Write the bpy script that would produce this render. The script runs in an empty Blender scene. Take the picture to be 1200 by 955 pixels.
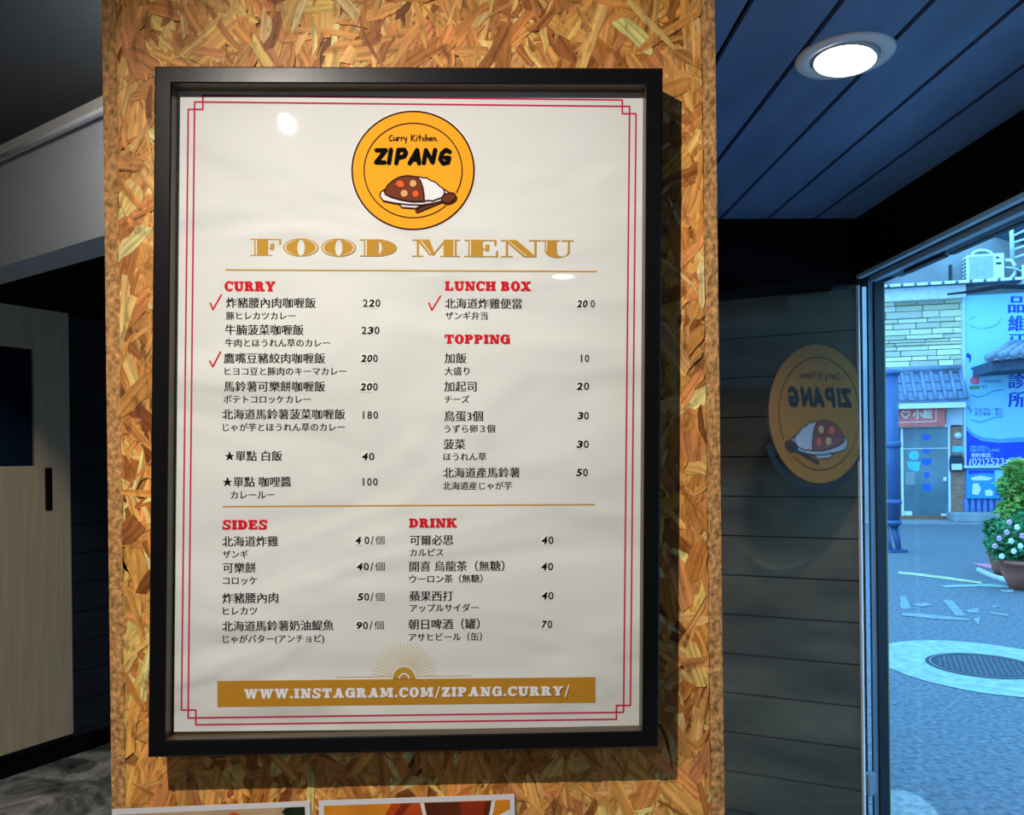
import bpy, bmesh, math, random
from mathutils import Matrix, Vector
R = random.Random(7)
scene = bpy.context.scene
COL = scene.collection

# ------------------------------------------------------------------ camera, world, exposure
EYE = 1.48
F = 950.0
YAW = math.radians(1.75)
ROLL = 0.0122
PX0, PY0 = 600.0, 537.0
cam_data = bpy.data.cameras.new('camera')
cam = bpy.data.objects.new('camera', cam_data)
COL.objects.link(cam)
cam_data.sensor_width = 36.0
cam_data.sensor_fit = 'HORIZONTAL'
cam_data.lens = F / 1200.0 * 36.0
cam_data.shift_y = (PY0 - 477.5) / 1200.0
cam_data.clip_start = 0.02
CR = (Matrix.Rotation(-YAW, 3, 'Z') @ Matrix.Rotation(math.pi / 2, 3, 'X') @ Matrix.Rotation(-ROLL, 3, 'Z'))
cam.matrix_world = Matrix.Translation((0, 0, EYE)) @ CR.to_4x4()
scene.camera = cam
CAM = Vector((0, 0, EYE))

scene.view_settings.view_transform = 'Standard'
scene.view_settings.look = 'None'
scene.view_settings.gamma = 1.0
scene.view_settings.use_curve_mapping = False
scene.view_settings.exposure = 0.0

SKY = (0.33, 0.98, 1.9)
SKY_STRENGTH = 2.75
LAMP_POWER = 80.0
LAMP_COLOR = (1.0, 0.92, 0.82)
world = bpy.data.worlds.new('overcast_sky')
scene.world = world
world.use_nodes = True
bg = world.node_tree.nodes['Background']
bg.inputs[0].default_value = (SKY[0], SKY[1], SKY[2], 1)
bg.inputs[1].default_value = SKY_STRENGTH


# ------------------------------------------------------------------ measuring helpers
def ray(px, py):
    d = CR @ Vector(((px - PX0) / F, -(py - PY0) / F, -1.0))
    return d


def at_y(px, py, y):
    d = ray(px, py)
    return CAM + d * (y / d.y)


def at_z(px, py, z):
    d = ray(px, py)
    return CAM + d * ((z - EYE) / d.z)


def on_plane(px, py, p0, n):
    d = ray(px, py)
    return CAM + d * ((Vector(p0) - CAM).dot(n) / d.dot(n))


def lin(c):
    c = c / 255.0
    return c / 12.92 if c <= 0.04045 else ((c + 0.055) / 1.055) ** 2.4


def rgb(r, g, b):
    return (lin(r), lin(g), lin(b), 1.0)


# ------------------------------------------------------------------ materials
def nodes_of(m):
    m.use_nodes = True
    return m.node_tree.nodes, m.node_tree.links, m.node_tree.nodes['Principled BSDF']


def mat(name, col, rough=0.6, spec=0.3, metal=0.0, vary=0.08, scale=8.0, bump=0.0, stretch=(1, 1, 1), detail=4.0, bscale=None):
    m = bpy.data.materials.new(name)
    n, l, p = nodes_of(m)
    p.inputs['Roughness'].default_value = rough
    p.inputs['Specular IOR Level'].default_value = spec
    p.inputs['Metallic'].default_value = metal
    tc = n.new('ShaderNodeTexCoord')
    mp = n.new('ShaderNodeMapping')
    mp.inputs['Scale'].default_value = stretch
    nz = n.new('ShaderNodeTexNoise')
    nz.inputs['Scale'].default_value = scale
    nz.inputs['Detail'].default_value = detail
    l.new(tc.outputs['Object'], mp.inputs['Vector'])
    l.new(mp.outputs['Vector'], nz.inputs['Vector'])
    rp = n.new('ShaderNodeValToRGB')
    rp.color_ramp.elements[0].position = 0.3
    rp.color_ramp.elements[1].position = 0.7
    rp.color_ramp.elements[0].color = tuple(max(0, c * (1 - vary)) for c in col[:3]) + (1,)
    rp.color_ramp.elements[1].color = tuple(min(1, c * (1 + vary)) for c in col[:3]) + (1,)
    l.new(nz.outputs['Fac'], rp.inputs['Fac'])
    l.new(rp.outputs['Color'], p.inputs['Base Color'])
    if bump:
        b = n.new('ShaderNodeBump')
        b.inputs['Strength'].default_value = bump
        b.inputs['Distance'].default_value = 0.01
        src = nz
        if bscale:
            src = n.new('ShaderNodeTexNoise')
            src.inputs['Scale'].default_value = bscale
            src.inputs['Detail'].default_value = 3
            l.new(mp.outputs['Vector'], src.inputs['Vector'])
        l.new(src.outputs['Fac'], b.inputs['Height'])
        l.new(b.outputs['Normal'], p.inputs['Normal'])
    return m


def glass_mat(name, tint=(1, 1, 1, 1), refl=0.03, graze=0.6, rough=0.0, bump=0.0, bscale=3.0):
    m = bpy.data.materials.new(name)
    n, l, p = nodes_of(m)
    n.remove(p)
    out = n['Material Output']
    t = n.new('ShaderNodeBsdfTransparent')
    t.inputs['Color'].default_value = tint
    g = n.new('ShaderNodeBsdfGlossy')
    g.inputs['Roughness'].default_value = rough
    fr = n.new('ShaderNodeLayerWeight')
    fr.inputs['Blend'].default_value = 0.5
    pw = n.new('ShaderNodeMath'); pw.operation = 'POWER'; pw.inputs[1].default_value = 4.0
    ma = n.new('ShaderNodeMath'); ma.operation = 'MULTIPLY_ADD'; ma.inputs[1].default_value = graze; ma.inputs[2].default_value = refl
    l.new(fr.outputs['Facing'], pw.inputs[0]); l.new(pw.outputs[0], ma.inputs[0])
    mx = n.new('ShaderNodeMixShader')
    l.new(ma.outputs[0], mx.inputs['Fac'])
    l.new(t.outputs[0], mx.inputs[1])
    l.new(g.outputs[0], mx.inputs[2])
    l.new(mx.outputs[0], out.inputs['Surface'])
    if bump:
        tc = n.new('ShaderNodeTexCoord')
        nz = n.new('ShaderNodeTexNoise')
        nz.inputs['Scale'].default_value = bscale
        nz.inputs['Detail'].default_value = 1.5
        b = n.new('ShaderNodeBump')
        b.inputs['Strength'].default_value = bump
        b.inputs['Distance'].default_value = 0.01
        l.new(tc.outputs['Object'], nz.inputs['Vector'])
        l.new(nz.outputs['Fac'], b.inputs['Height'])
        l.new(b.outputs['Normal'], g.inputs['Normal'])
        l.new(b.outputs['Normal'], fr.inputs['Normal'])
    return m


def reflection_mat(name, col, opacity):
    """translucent colour for a painted-in reflection: the colour lies over what is seen through it"""
    m = bpy.data.materials.new(name)
    n, l, p = nodes_of(m)
    p.inputs['Base Color'].default_value = col
    p.inputs['Roughness'].default_value = 0.5
    p.inputs['Alpha'].default_value = opacity
    return m


def emit_mat(name, col, strength):
    m = bpy.data.materials.new(name)
    n, l, p = nodes_of(m)
    p.inputs['Base Color'].default_value = col
    p.inputs['Emission Color'].default_value = col
    p.inputs['Emission Strength'].default_value = strength
    return m


# ------------------------------------------------------------------ mesh helpers
class MB:
    """collects polygons with material slots, links them as one mesh object"""

    def __init__(self, lift=None):
        self.v, self.f, self.mi, self.mats, self.smooth = [], [], [], [], []
        self.lift, self.n_lift = lift, 0

    def raised(self, pts):
        """each printed shape lies a hair above the one before it"""
        if self.lift is None:
            return [tuple(p) for p in pts]
        self.n_lift += 1
        return [tuple(Vector(p) + self.lift * self.n_lift) for p in pts]

    def slot(self, m):
        if m not in self.mats:
            self.mats.append(m)
        return self.mats.index(m)

    def poly(self, pts, m, smooth=False):
        k = len(self.v)
        self.v += self.raised(pts)
        self.f.append(tuple(range(k, k + len(pts))))
        self.mi.append(self.slot(m))
        self.smooth.append(smooth)

    def mesh(self, verts, faces, m, smooth=False):
        k = len(self.v)
        self.v += self.raised(verts)
        s = self.slot(m)
        for f in faces:
            self.f.append(tuple(i + k for i in f))
            self.mi.append(s)
            self.smooth.append(smooth)

    def hexa(self, c, m):
        """eight corners: bottom four counter-clockwise then top four"""
        self.mesh(c, [(3, 2, 1, 0), (4, 5, 6, 7), (0, 1, 5, 4), (1, 2, 6, 5), (2, 3, 7, 6), (3, 0, 4, 7)], m)

    def box(self, x0, y0, z0, x1, y1, z1, m, fr=None):
        c = [(x0, y0, z0), (x1, y0, z0), (x1, y1, z0), (x0, y1, z0), (x0, y0, z1), (x1, y0, z1), (x1, y1, z1), (x0, y1, z1)]
        if fr:
            c = [fr(*p) for p in c]
        self.hexa(c, m)

    def tube(self, pts, r, m, n=10, caps=True, radii=None):
        pts = [Vector(p) for p in pts]
        rings = []
        for i, p in enumerate(pts):
            t = (pts[min(i + 1, len(pts) - 1)] - pts[max(i - 1, 0)]).normalized()
            a = t.cross(Vector((0, 0, 1)))
            if a.length < 1e-3:
                a = t.cross(Vector((1, 0, 0)))
            a.normalize()
            b = t.cross(a)
            rr = radii[i] if radii else r
            rings.append([p + a * (rr * math.cos(2 * math.pi * k / n)) + b * (rr * math.sin(2 * math.pi * k / n)) for k in range(n)])
        vs = [q for rg in rings for q in rg]
        fs = []
        for i in range(len(rings) - 1):
            for k in range(n):
                fs.append((i * n + k, i * n + (k + 1) % n, (i + 1) * n + (k + 1) % n, (i + 1) * n + k))
        if caps:
            fs.append(tuple(range(n)))
            fs.append(tuple(range((len(rings) - 1) * n, len(rings) * n)))
        self.mesh(vs, fs, m, True)

    def lathe(self, c, prof, m, n=24, axis=None):
        """profile of (radius, height) about an axis through c"""
        c = Vector(c)
        ax = Vector(axis or (0, 0, 1)).normalized()
        a = ax.cross(Vector((0, 0, 1)))
        if a.length < 1e-3:
            a = Vector((1, 0, 0))
        a.normalize()
        b = ax.cross(a)
        vs, fs = [], []
        for r, h in prof:
            for k in range(n):
                t = 2 * math.pi * k / n
                vs.append(c + ax * h + a * (r * math.cos(t)) + b * (r * math.sin(t)))
        for i in range(len(prof) - 1):
            for k in range(n):
                fs.append((i * n + k, i * n + (k + 1) % n, (i + 1) * n + (k + 1) % n, (i + 1) * n + k))
        self.mesh(vs, fs, m, True)

    def build(self, name, parent=None, bevel=0.0, fix=True):
        me = bpy.data.meshes.new(name)
        me.from_pydata(self.v, [], self.f)
        for m in self.mats:
            me.materials.append(m)
        for i, p in enumerate(me.polygons):
            p.material_index = self.mi[i]
            p.use_smooth = self.smooth[i]
        me.update()
        o = bpy.data.objects.new(name, me)
        COL.objects.link(o)
        if parent is not None:
            o.parent = parent
            o.matrix_parent_inverse = parent.matrix_world.inverted()
        if fix:
            b = bmesh.new()
            b.from_mesh(me)
            bmesh.ops.recalc_face_normals(b, faces=b.faces)
            b.to_mesh(me)
            b.free()
        if bevel:
            bv = o.modifiers.new('bevel', 'BEVEL')
            bv.width = bevel
            bv.segments = 2
            bv.limit_method = 'ANGLE'
        return o


def thing(name, label, cat, loc, group=None):
    o = bpy.data.objects.new(name, None)
    o.empty_display_size = 0.1
    COL.objects.link(o)
    o.location = loc
    o.matrix_world = Matrix.Translation(loc)
    o['label'] = label
    o['category'] = cat
    if group:
        o['group'] = group
    return o


def tag(o, label, cat, group=None):
    o['label'] = label
    o['category'] = cat
    if group:
        o['group'] = group
    return o


def struct(o):
    o['kind'] = 'structure'
    return o


# ------------------------------------------------------------------ common materials
M_osb_edge = mat('osb_edge', rgb(196, 146, 92), 0.85, 0.1, vary=0.55, scale=170, stretch=(1, 1, .7), bump=0.6, detail=10)
M_black_lacquer = mat('black_frame_lacquer', (0.005, 0.005, 0.006, 1), 0.3, 0.2, vary=0.1, scale=20, bump=0.03)
M_paper = mat('poster_paper', rgb(232, 230, 222), 0.42, 0.35, vary=0.012, scale=2.2, bump=0.0)
M_black_paint = mat('black_paint', (0.006, 0.006, 0.007, 1), 0.9, 0.05, vary=0.2)
M_alu = mat('aluminium', rgb(168, 216, 246), 0.35, 0.5, metal=0.0, vary=0.05)
M_alu_dark = mat('dark_aluminium', rgb(38, 42, 46), 0.45, 0.4, metal=0.3, vary=0.05)
M_glass = glass_mat('window_glass', (0.97, 0.985, 0.98, 1), refl=0.015, graze=0.2)
M_white = mat('white_paint', rgb(225, 225, 222), 0.5, 0.3, vary=0.03)


def siding_mat(name, col, vary=0.35):
    m = mat(name, col, 0.55, 0.3, vary=vary, scale=2.6, stretch=(1, 1, 3.0), bump=0.08, bscale=40, detail=6)
    return m


M_siding_r = siding_mat('olive_black_siding', rgb(98, 86, 66), .42)
M_siding_l = siding_mat('navy_black_siding', rgb(34, 38, 46), 0.2)
M_ceil = mat('ceiling_plank_paint', rgb(100, 130, 170), 0.42, 0.4, vary=0.22, scale=3, stretch=(2.5, .6, 1), detail=6)
M_groove = mat('groove_dark', (0.004, 0.004, 0.004, 1), 0.9, 0.0, vary=0.1)

# ------------------------------------------------------------------ setting
CEIL = EYE + 0.825
# floor
m = bpy.data.materials.new('patched_concrete_floor')
n, l, p = nodes_of(m)
tc = n.new('ShaderNodeTexCoord')
nz = n.new('ShaderNodeTexNoise'); nz.inputs['Scale'].default_value = 3.2; nz.inputs['Detail'].default_value = 9; nz.inputs['Roughness'].default_value = 0.68
nz.inputs['Distortion'].default_value = 1.3
rp = n.new('ShaderNodeValToRGB')
rp.color_ramp.elements[0].position = 0.36; rp.color_ramp.elements[0].color = rgb(62, 64, 68)
rp.color_ramp.elements[1].position = 0.62; rp.color_ramp.elements[1].color = rgb(236, 234, 226)
e = rp.color_ramp.elements.new(0.5); e.color = rgb(150, 150, 146)
l.new(tc.outputs['Object'], nz.inputs['Vector']); l.new(nz.outputs['Fac'], rp.inputs['Fac']); l.new(rp.outputs['Color'], p.inputs['Base Color'])
p.inputs['Roughness'].default_value = 0.3
M_floor = m
b = MB(); b.box(-3.6, -3.1, -0.06, 1.46, 5.6, 0.0, M_floor)
struct(b.build('floor'))

# plank ceiling above the counter (grooves run towards the window end)
b = MB()
gx = 0.488 - 0.167 * 24
while gx < 1.30:
    x0, x1 = max(gx + 0.006, -3.5), min(gx + 0.161, 1.31)
    if x1 > x0 + 0.01:
        y1 = 3.3 if x0 > 0.0 else 1.45
        b.box(x0, -3.0, CEIL, x1, y1, CEIL + 0.012, M_ceil)
    gx += 0.167
b.box(-3.5, -3.0, CEIL + 0.012, 0.0, 1.45, CEIL + 0.04, M_groove)
b.box(0.0, -3.0, CEIL + 0.012, 1.31, 3.3, CEIL + 0.04, M_groove)
struct(b.build('ceiling'))
M_hi = mat('grey_plaster_ceiling', rgb(84, 88, 92), 0.9, 0.1, vary=0.05, scale=30)
b = MB(); b.box(-3.6, 1.42, EYE + 1.2, 0.15, 5.6, EYE + 1.26, M_hi)
b.box(-3.6, 1.42, CEIL + 0.04, 0.15, 1.45, EYE + 1.2, M_hi)
struct(b.build('ceiling_left'))


def wall_frame(p, d):
    """local frame: s along d, t towards the room, z up"""
    d = Vector((d[0], d[1], 0)).normalized()
    nrm = Vector((d.y, -d.x, 0))
    if nrm.dot(Vector((0, 0, 0)) - Vector((p[0], p[1], 0))) < 0:
        nrm = -nrm
    o = Vector((p[0], p[1], 0))
    return (lambda s, t, z: o + d * s + nrm * t + Vector((0, 0, z))), d, nrm


def siding(fr, s0, s1, z0, z1, phase, m, pitch=0.15, gap=0.005):
    b = MB()
    b.box(s0, -0.10, z0, s1, -0.012, z1, M_groove, fr)
    k = math.floor((z0 - phase) / pitch)
    z = phase + k * pitch
    while z < z1:
        a, c = max(z + gap / 2, z0), min(z + pitch - gap / 2, z1)
        if c > a + 0.004:
            b.box(s0, -0.012, a, s1, 0.0, c, m, fr)
        z += pitch
    return b


# right wall, dark horizontal boards
frR, dR, nR = wall_frame((0.892, 3.08), (0.89, -0.453))
b = siding(frR, -0.75, 0.503, 0.0, CEIL, 0.125, M_siding_r)
struct(b.build('wall_right'))
# left wall, dark horizontal boards
frL, dL, nL = wall_frame((-2.10, 4.24), (0.515, 0.857))
b = siding(frL, -3.0, 1.3, 0.0, EYE + 1.2, 0.118, M_siding_l)
struct(b.build('wall_left'))
# far closing wall behind the column, back and side walls of the shop
M_shop = mat('shop_plaster', rgb(96, 94, 90), 0.9, 0.1, vary=0.06)
b = MB(); b.box(-1.5, 5.3, 0, 0.4, 5.4, EYE + 1.2, M_siding_l)
b.box(0.15, 3.3, 0, 0.24, 5.4, EYE + 1.2, M_siding_l)
struct(b.build('wall_far'))
b = MB(); b.box(-3.6, -3.1, 0, 1.46, -3.0, CEIL, M_shop)
struct(b.build('wall_back'))
b = MB(); b.box(-3.6, -3.0, 0, -3.5, 5.6, EYE + 1.2, M_shop)
struct(b.build('wall_side'))

# black lintel beams: over the right wall and over the window
HB = EYE + 0.597
b = MB(); b.box(0.1, 2.80, HB, 1.30, 3.42, CEIL, M_black_paint)
struct(b.build('trim_1'))
b = MB(); b.box(1.30, -3.0, EYE + 0.627, 1.46, 3.0, CEIL + 0.04, M_black_paint)
struct(b.build('trim_2'))
# wall below / beside the window towards the back of the shop
b = MB(); b.box(1.34, -3.0, 0, 1.42, 0.15, EYE + 0.627, M_shop)
struct(b.build('wall_window'))


def X_at(px, y):
    return at_y(px, 640, y).x


# window: stepped aluminium head rails, jamb, pane
YJ = 2.80
M_jamb = mat('grey_aluminium_strip', rgb(104, 128, 146), 0.4, 0.4)
win = MB()
win.box(1.300, 0.15, EYE + 0.614, 1.318, YJ, EYE + 0.627, M_alu)
win.box(1.345, 0.15, EYE + 0.602, 1.368, YJ, EYE + 0.620, M_alu)
win.box(1.318, 0.15, EYE + 0.6201, 1.46, YJ, EYE + 0.627, M_alu_dark)
struct_win = struct(win.build('window_1'))
b = MB()
b.box(X_at(1021, YJ), YJ, 0, X_at(1026.5, YJ), YJ + 0.008, EYE + 0.614, M_jamb)
b.build('jamb_strip', struct_win)
b = MB()
b.box(X_at(1026.6, YJ), YJ - 0.01, 0, X_at(1037.5, YJ), YJ + 0.05, EYE + 0.612, M_alu_dark)
b.build('jamb', struct_win)
M_seal = mat('yellowed_seal', rgb(140, 135, 70), 0.6, 0.2)
b = MB(); b.box(X_at(1037.5, YJ), YJ - 0.01, 0, X_at(1038.7, YJ), YJ + 0.0, EYE + 0.60, M_seal)
b.build('seal', struct_win)
b = MB(); b.box(1.385, 0.15, EYE + 0.596, 1.405, 2.42, EYE + 0.612, M_alu)
b.box(1.386, 0.15, EYE + 0.592, 1.404, 2.38, EYE + 0.596, M_alu_dark)
b.build('sash_rail', struct_win)
b = MB(); b.box(1.370, 2.40, EYE + 0.590, 1.40, 2.62, EYE + 0.611, M_alu_dark)
b.build('sash_stop', struct_win, bevel=0.006)
b = MB(); b.box(1.372, 0.15, 0.0, 1.376, 2.80, EYE + 0.602, M_glass)
b.build('pane', struct_win)
b = MB(); b.box(1.34, 0.12, 0, 1.42, 0.17, EYE + 0.614, M_alu_dark)
b.build('mullion', struct_win)

# ------------------------------------------------------------------ left side: bulkhead, sliding door
pA, pB = at_z(118, 277, EYE + 0.75), at_z(0, 313, EYE + 0.75)
dB = Vector((pB.x - pA.x, pB.y - pA.y, 0)).normalized()
nB = Vector((-dB.y, dB.x, 0))
if nB.dot(-pA) < 0:
    nB = -nB
M_bulk = mat('grey_bulkhead_paint', rgb(186, 192, 204), 0.85, 0.15, vary=0.03, scale=40)
oB = Vector((pA.x, pA.y, 0))
frB = lambda s, t, z: oB + dB * s + nB * t + Vector((0, 0, z))
b = MB(); b.box(-0.9, -0.14, EYE + 0.75, 1.75, 0.0, EYE + 1.2, M_bulk, frB)
struct(b.build('trim_3'))
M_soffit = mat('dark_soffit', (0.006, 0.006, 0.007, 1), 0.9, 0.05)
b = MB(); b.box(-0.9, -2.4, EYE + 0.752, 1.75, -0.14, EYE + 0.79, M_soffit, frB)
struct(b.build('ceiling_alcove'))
b = MB(); b.box(-0.9, 0.0, EYE + 1.165, 1.75, 0.012, EYE + 1.2, M_white, frB)
b.tube([frB(-0.9, 0.03, EYE + 1.14), frB(1.75, 0.03, EYE + 1.14)], 0.008, M_bulk)
struct(b.build('trim_4'))

M_door = mat('pale_ash_door', rgb(204, 182, 148), 0.6, 0.25, vary=0.10, scale=5, stretch=(9, 9, .5), detail=6)
DT = 0.07     # door hangs a little in front of the wall
nLv, pLv = nL, frL(0, DT, 0)
def on_door(px, py):
    q = on_plane(px, py, pLv, nLv) - Vector((frL(0, DT, 0)))
    return q.dot(dL), q.z
sr, zt = on_door(80, 367)
_, zb = on_door(80, 862)
zt2 = on_door(0, 355)[1]
zb2 = on_door(0, 885)[1]
zt, zb = (zt + zt2) / 2, (zb + zb2) / 2
sw, wt = on_door(39, 409)
_, wb = on_door(38, 546)
sl = sr - 0.95
door = MB()
wl = sl + 0.15
door.box(sl, 0.035, zb, wl, DT, zt, M_door, frL)
door.box(sw, 0.035, zb, sr, DT, zt, M_door, frL)
door.box(wl, 0.035, zb, sw, DT, wb, M_door, frL)
door.box(wl, 0.035, wt, sw, DT, zt, M_door, frL)
d1 = struct(door.build('door_1'))
M_dglass = mat('dark_door_glass', rgb(20, 34, 52), 0.08, 0.6, vary=0.5, scale=1.5)
b = MB(); b.box(wl, 0.045, wb, sw, 0.055, wt, M_dglass, frL)
b.build('door_glass', d1)
hs0, hz1 = on_door(52, 548)
hs1, hz0 = on_door(60.5, 598)
b = MB(); b.box(hs0, DT, hz0, hs1, DT + 0.012, hz1, M_black_lacquer, frL)
b.build('pull_handle', d1, bevel=0.004)
b = MB(); b.box(-3.0, 0.0, 0.0, 1.3, 0.015, 0.085, M_black_paint, frL)
struct(b.build('baseboard_left'))

# ------------------------------------------------------------------ OSB column
XL = at_y(119, 0, 1.0).x
XL = (XL + at_y(131, 955, 1.0).x) / 2
XR = (at_y(838, 0, 1.0).x + at_y(849, 955, 1.0).x) / 2
TH = 0.018
col = thing('osb_column', 'square column clad in golden oriented strand board behind the framed menu', 'column', ((XL + XR) / 2, 1.2, 0))

m = bpy.data.materials.new('osb_strands')
n, l, p = nodes_of(m)
at = n.new('ShaderNodeVertexColor'); at.layer_name = 'strand'
uv = n.new('ShaderNodeTexCoord')
mp = n.new('ShaderNodeMapping'); mp.inputs['Scale'].default_value = (9, 190, 1)
nz = n.new('ShaderNodeTexNoise'); nz.inputs['Scale'].default_value = 1.0; nz.inputs['Detail'].default_value = 5
mr = n.new('ShaderNodeMapRange'); mr.inputs[1].default_value = 0.3; mr.inputs[2].default_value = 0.7; mr.inputs[3].default_value = 0.5; mr.inputs[4].default_value = 1.3
mx = n.new('ShaderNodeMix'); mx.data_type = 'RGBA'; mx.blend_type = 'MULTIPLY'; mx.inputs[0].default_value = 1.0
l.new(uv.outputs['UV'], mp.inputs['Vector']); l.new(mp.outputs['Vector'], nz.inputs['Vector'])
l.new(nz.outputs['Fac'], mr.inputs[0]); l.new(at.outputs['Color'], mx.inputs[6]); l.new(mr.outputs[0], mx.inputs[7])
tc2 = n.new('ShaderNodeTexCoord')
mp2 = n.new('ShaderNodeMapping'); mp2.inputs['Scale'].default_value = (1.0, 1.0, .45)
nz2 = n.new('ShaderNodeTexNoise'); nz2.inputs['Scale'].default_value = 75; nz2.inputs['Detail'].default_value = 7; nz2.inputs['Roughness'].default_value = .7
rp2 = n.new('ShaderNodeValToRGB')
rp2.color_ramp.elements[0].position = .30; rp2.color_ramp.elements[0].color = (.30, .24, .18, 1)
rp2.color_ramp.elements[1].position = .47; rp2.color_ramp.elements[1].color = (1, 1, 1, 1)
nz3 = n.new('ShaderNodeTexNoise'); nz3.inputs['Scale'].default_value = 16; nz3.inputs['Detail'].default_value = 4
mr3 = n.new('ShaderNodeMapRange'); mr3.inputs[1].default_value = .3; mr3.inputs[2].default_value = .7; mr3.inputs[3].default_value = .72; mr3.inputs[4].default_value = 1.22
mx2 = n.new('ShaderNodeMix'); mx2.data_type = 'RGBA'; mx2.blend_type = 'MULTIPLY'; mx2.inputs[0].default_value = 1.0
mx3 = n.new('ShaderNodeMix'); mx3.data_type = 'RGBA'; mx3.blend_type = 'MULTIPLY'; mx3.inputs[0].default_value = 1.0
l.new(tc2.outputs['Object'], mp2.inputs['Vector']); l.new(mp2.outputs['Vector'], nz2.inputs['Vector']); l.new(mp2.outputs['Vector'], nz3.inputs['Vector'])
l.new(nz2.outputs['Fac'], rp2.inputs['Fac']); l.new(nz3.outputs['Fac'], mr3.inputs[0])
l.new(mx.outputs[2], mx2.inputs[6]); l.new(rp2.outputs['Color'], mx2.inputs[7]); l.new(mx2.outputs[2], mx3.inputs[6]); l.new(mr3.outputs[0], mx3.inputs[7])
l.new(mx3.outputs[2], p.inputs['Base Color'])
bp = n.new('ShaderNodeBump'); bp.inputs['Strength'].default_value = 0.25; bp.inputs['Distance'].default_value = 0.002
l.new(nz.outputs['Fac'], bp.inputs['Height']); l.new(bp.outputs['Normal'], p.inputs['Normal'])
p.inputs['Roughness'].default_value = 0.5
p.inputs['Specular IOR Level'].default_value = 0.25
M_osb = m

PALETTE = [(rgb(222, 176, 112), 5), (rgb(206, 154, 90), 7), (rgb(194, 138, 76), 7), (rgb(176, 118, 62), 5), (rgb(232, 196, 140), 2), (rgb(150, 96, 50), 2.2), (rgb(116, 70, 36), 0.7), (rgb(200, 136, 86), 3)]


def osb_panel(name, fr, s0, s1, z0, z1, dens0, dens1, count):
    """board face: strands pressed over each other; fr(s, out, z) gives the point"""
    vs, fs, cols, uvs = [], [], [], []

    def add(pts, c, u):
        k = len(vs)
        vs.extend(pts)
        fs.append(tuple(range(k, k + len(pts))))
        cols.append(c)
        uvs.append(u)
    # core slab
    c8 = [fr(*q) for q in ((s0, -TH, z0), (s1, -TH, z0), (s1, 0, z0), (s0, 0, z0), (s0, -TH, z1), (s1, -TH, z1), (s1, 0, z1), (s0, 0, z1))]
    base = rgb(190, 132, 66)
    for f in [(3, 2, 1, 0), (4, 5, 6, 7), (0, 1, 5, 4), (1, 2, 6, 5), (2, 3, 7, 6), (3, 0, 4, 7)]:
        add([c8[i] for i in f], base, [(0, 0), (1, 0), (1, .3), (0, .3)])
    tot = sum(w for _, w in PALETTE)
    for i in range(count):
        u = i / count
        a = R.gauss(math.pi / 2, 0.62) if R.random() < 0.72 else R.uniform(0, math.pi)
        ln = R.uniform(0.03, 0.125) * (1.0 if u < .7 else .75)
        wd = R.uniform(0.006, 0.028) if R.random() < .55 else R.uniform(0.0025, 0.009)
        cs, cz = R.uniform(s0, s1), R.uniform(dens0, dens1)
        w = R.uniform(0, tot)
        for c, ww in PALETTE:
            w -= ww
            if w <= 0:
                break
        br = R.uniform(0.82, 1.15)
        c = (min(.9, c[0] * br * 1.38), c[1] * br * 1.25 * R.uniform(.95, 1.04), c[2] * br * 1.0 * R.uniform(.85, 1.1), 1)
        du, dv = (math.cos(a), math.sin(a)), (-math.sin(a), math.cos(a))
        nsg = 5
        top, bot = [], []
        bend = R.uniform(-0.006, 0.006)
        for k in range(nsg + 1):
            t = -0.5 + k / nsg
            taper = 1.0 if 0 < k < nsg else R.uniform(0.2, 0.9)
            jx = R.uniform(-0.006, 0.006) if k in (0, nsg) else 0
            off = bend * (1 - 4 * t * t)
            top.append((t * ln + jx, off + wd / 2 * taper + R.uniform(-.0012, .0012)))
            bot.append((t * ln - jx, off - wd / 2 * taper + R.uniform(-.0012, .0012)))
        loop = bot + top[::-1]
        out = 0.00002 + i * 4e-7
        pts, uu = [], []
        r0 = R.uniform(0, 50)
        for (x, y) in loop:
            s, z = cs + du[0] * x + dv[0] * y, cz + du[1] * x + dv[1] * y
            s, z = min(max(s, s0), s1), min(max(z, z0), z1)
            pts.append(fr(s, out, z))
            uu.append((x + r0, y + r0 * .37))
        add(pts, c, uu)
    me = bpy.data.meshes.new(name)
    me.from_pydata([tuple(v) for v in vs], [], fs)
    me.materials.append(M_osb)
    ca = me.color_attributes.new('strand', 'FLOAT_COLOR', 'CORNER')
    ul = me.uv_layers.new(name='UVMap')
    li = 0
    for i, f in enumerate(fs):
        for k in range(len(f)):
            ca.data[li].color = cols[i]
            ul.data[li].uv = uvs[i][k]
            li += 1
    o = bpy.data.objects.new(name, me)
    COL.objects.link(o)
    o.parent = col
    o.matrix_parent_inverse = col.matrix_world.inverted()
    return o


XPL, XPR = XL + TH, XR - TH
front = osb_panel('front_panel', lambda s, t, z: Vector((s, 1.0 - t, z)), XPL, XPR, 0.0, CEIL - 0.002, 0.9, CEIL - 0.02, 7600)
b = MB(); b.box(XL, 0.999, 0.0, XPL - 0.0006, 1.40, CEIL - 0.002, M_osb_edge)
b.build('side_panel', col, bevel=0.0012)
b = MB(); b.box(XPR + 0.0006, 0.999, 0.0, XR, 1.40, CEIL - 0.002, M_osb_edge)
b.build('side_panel', col, bevel=0.0012)

# ------------------------------------------------------------------ framed menu poster
FT = 0.05            # frame depth
YF = 1.0 - FT - 0.0035        # front of the frame
YS = YF + 0.021       # printed sheet
cf = [at_y(173, 888, YF), at_y(772, 876, YF), at_y(777, 79, YF), at_y(181, 77, YF)]     # bl br tr tl
poster = thing('framed_menu_poster', 'large black framed food menu poster with round orange curry logo hung on the strand board', 'poster', ((cf[0] + cf[1]) / 2))
ctr = sum(cf, Vector()) / 4


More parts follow.
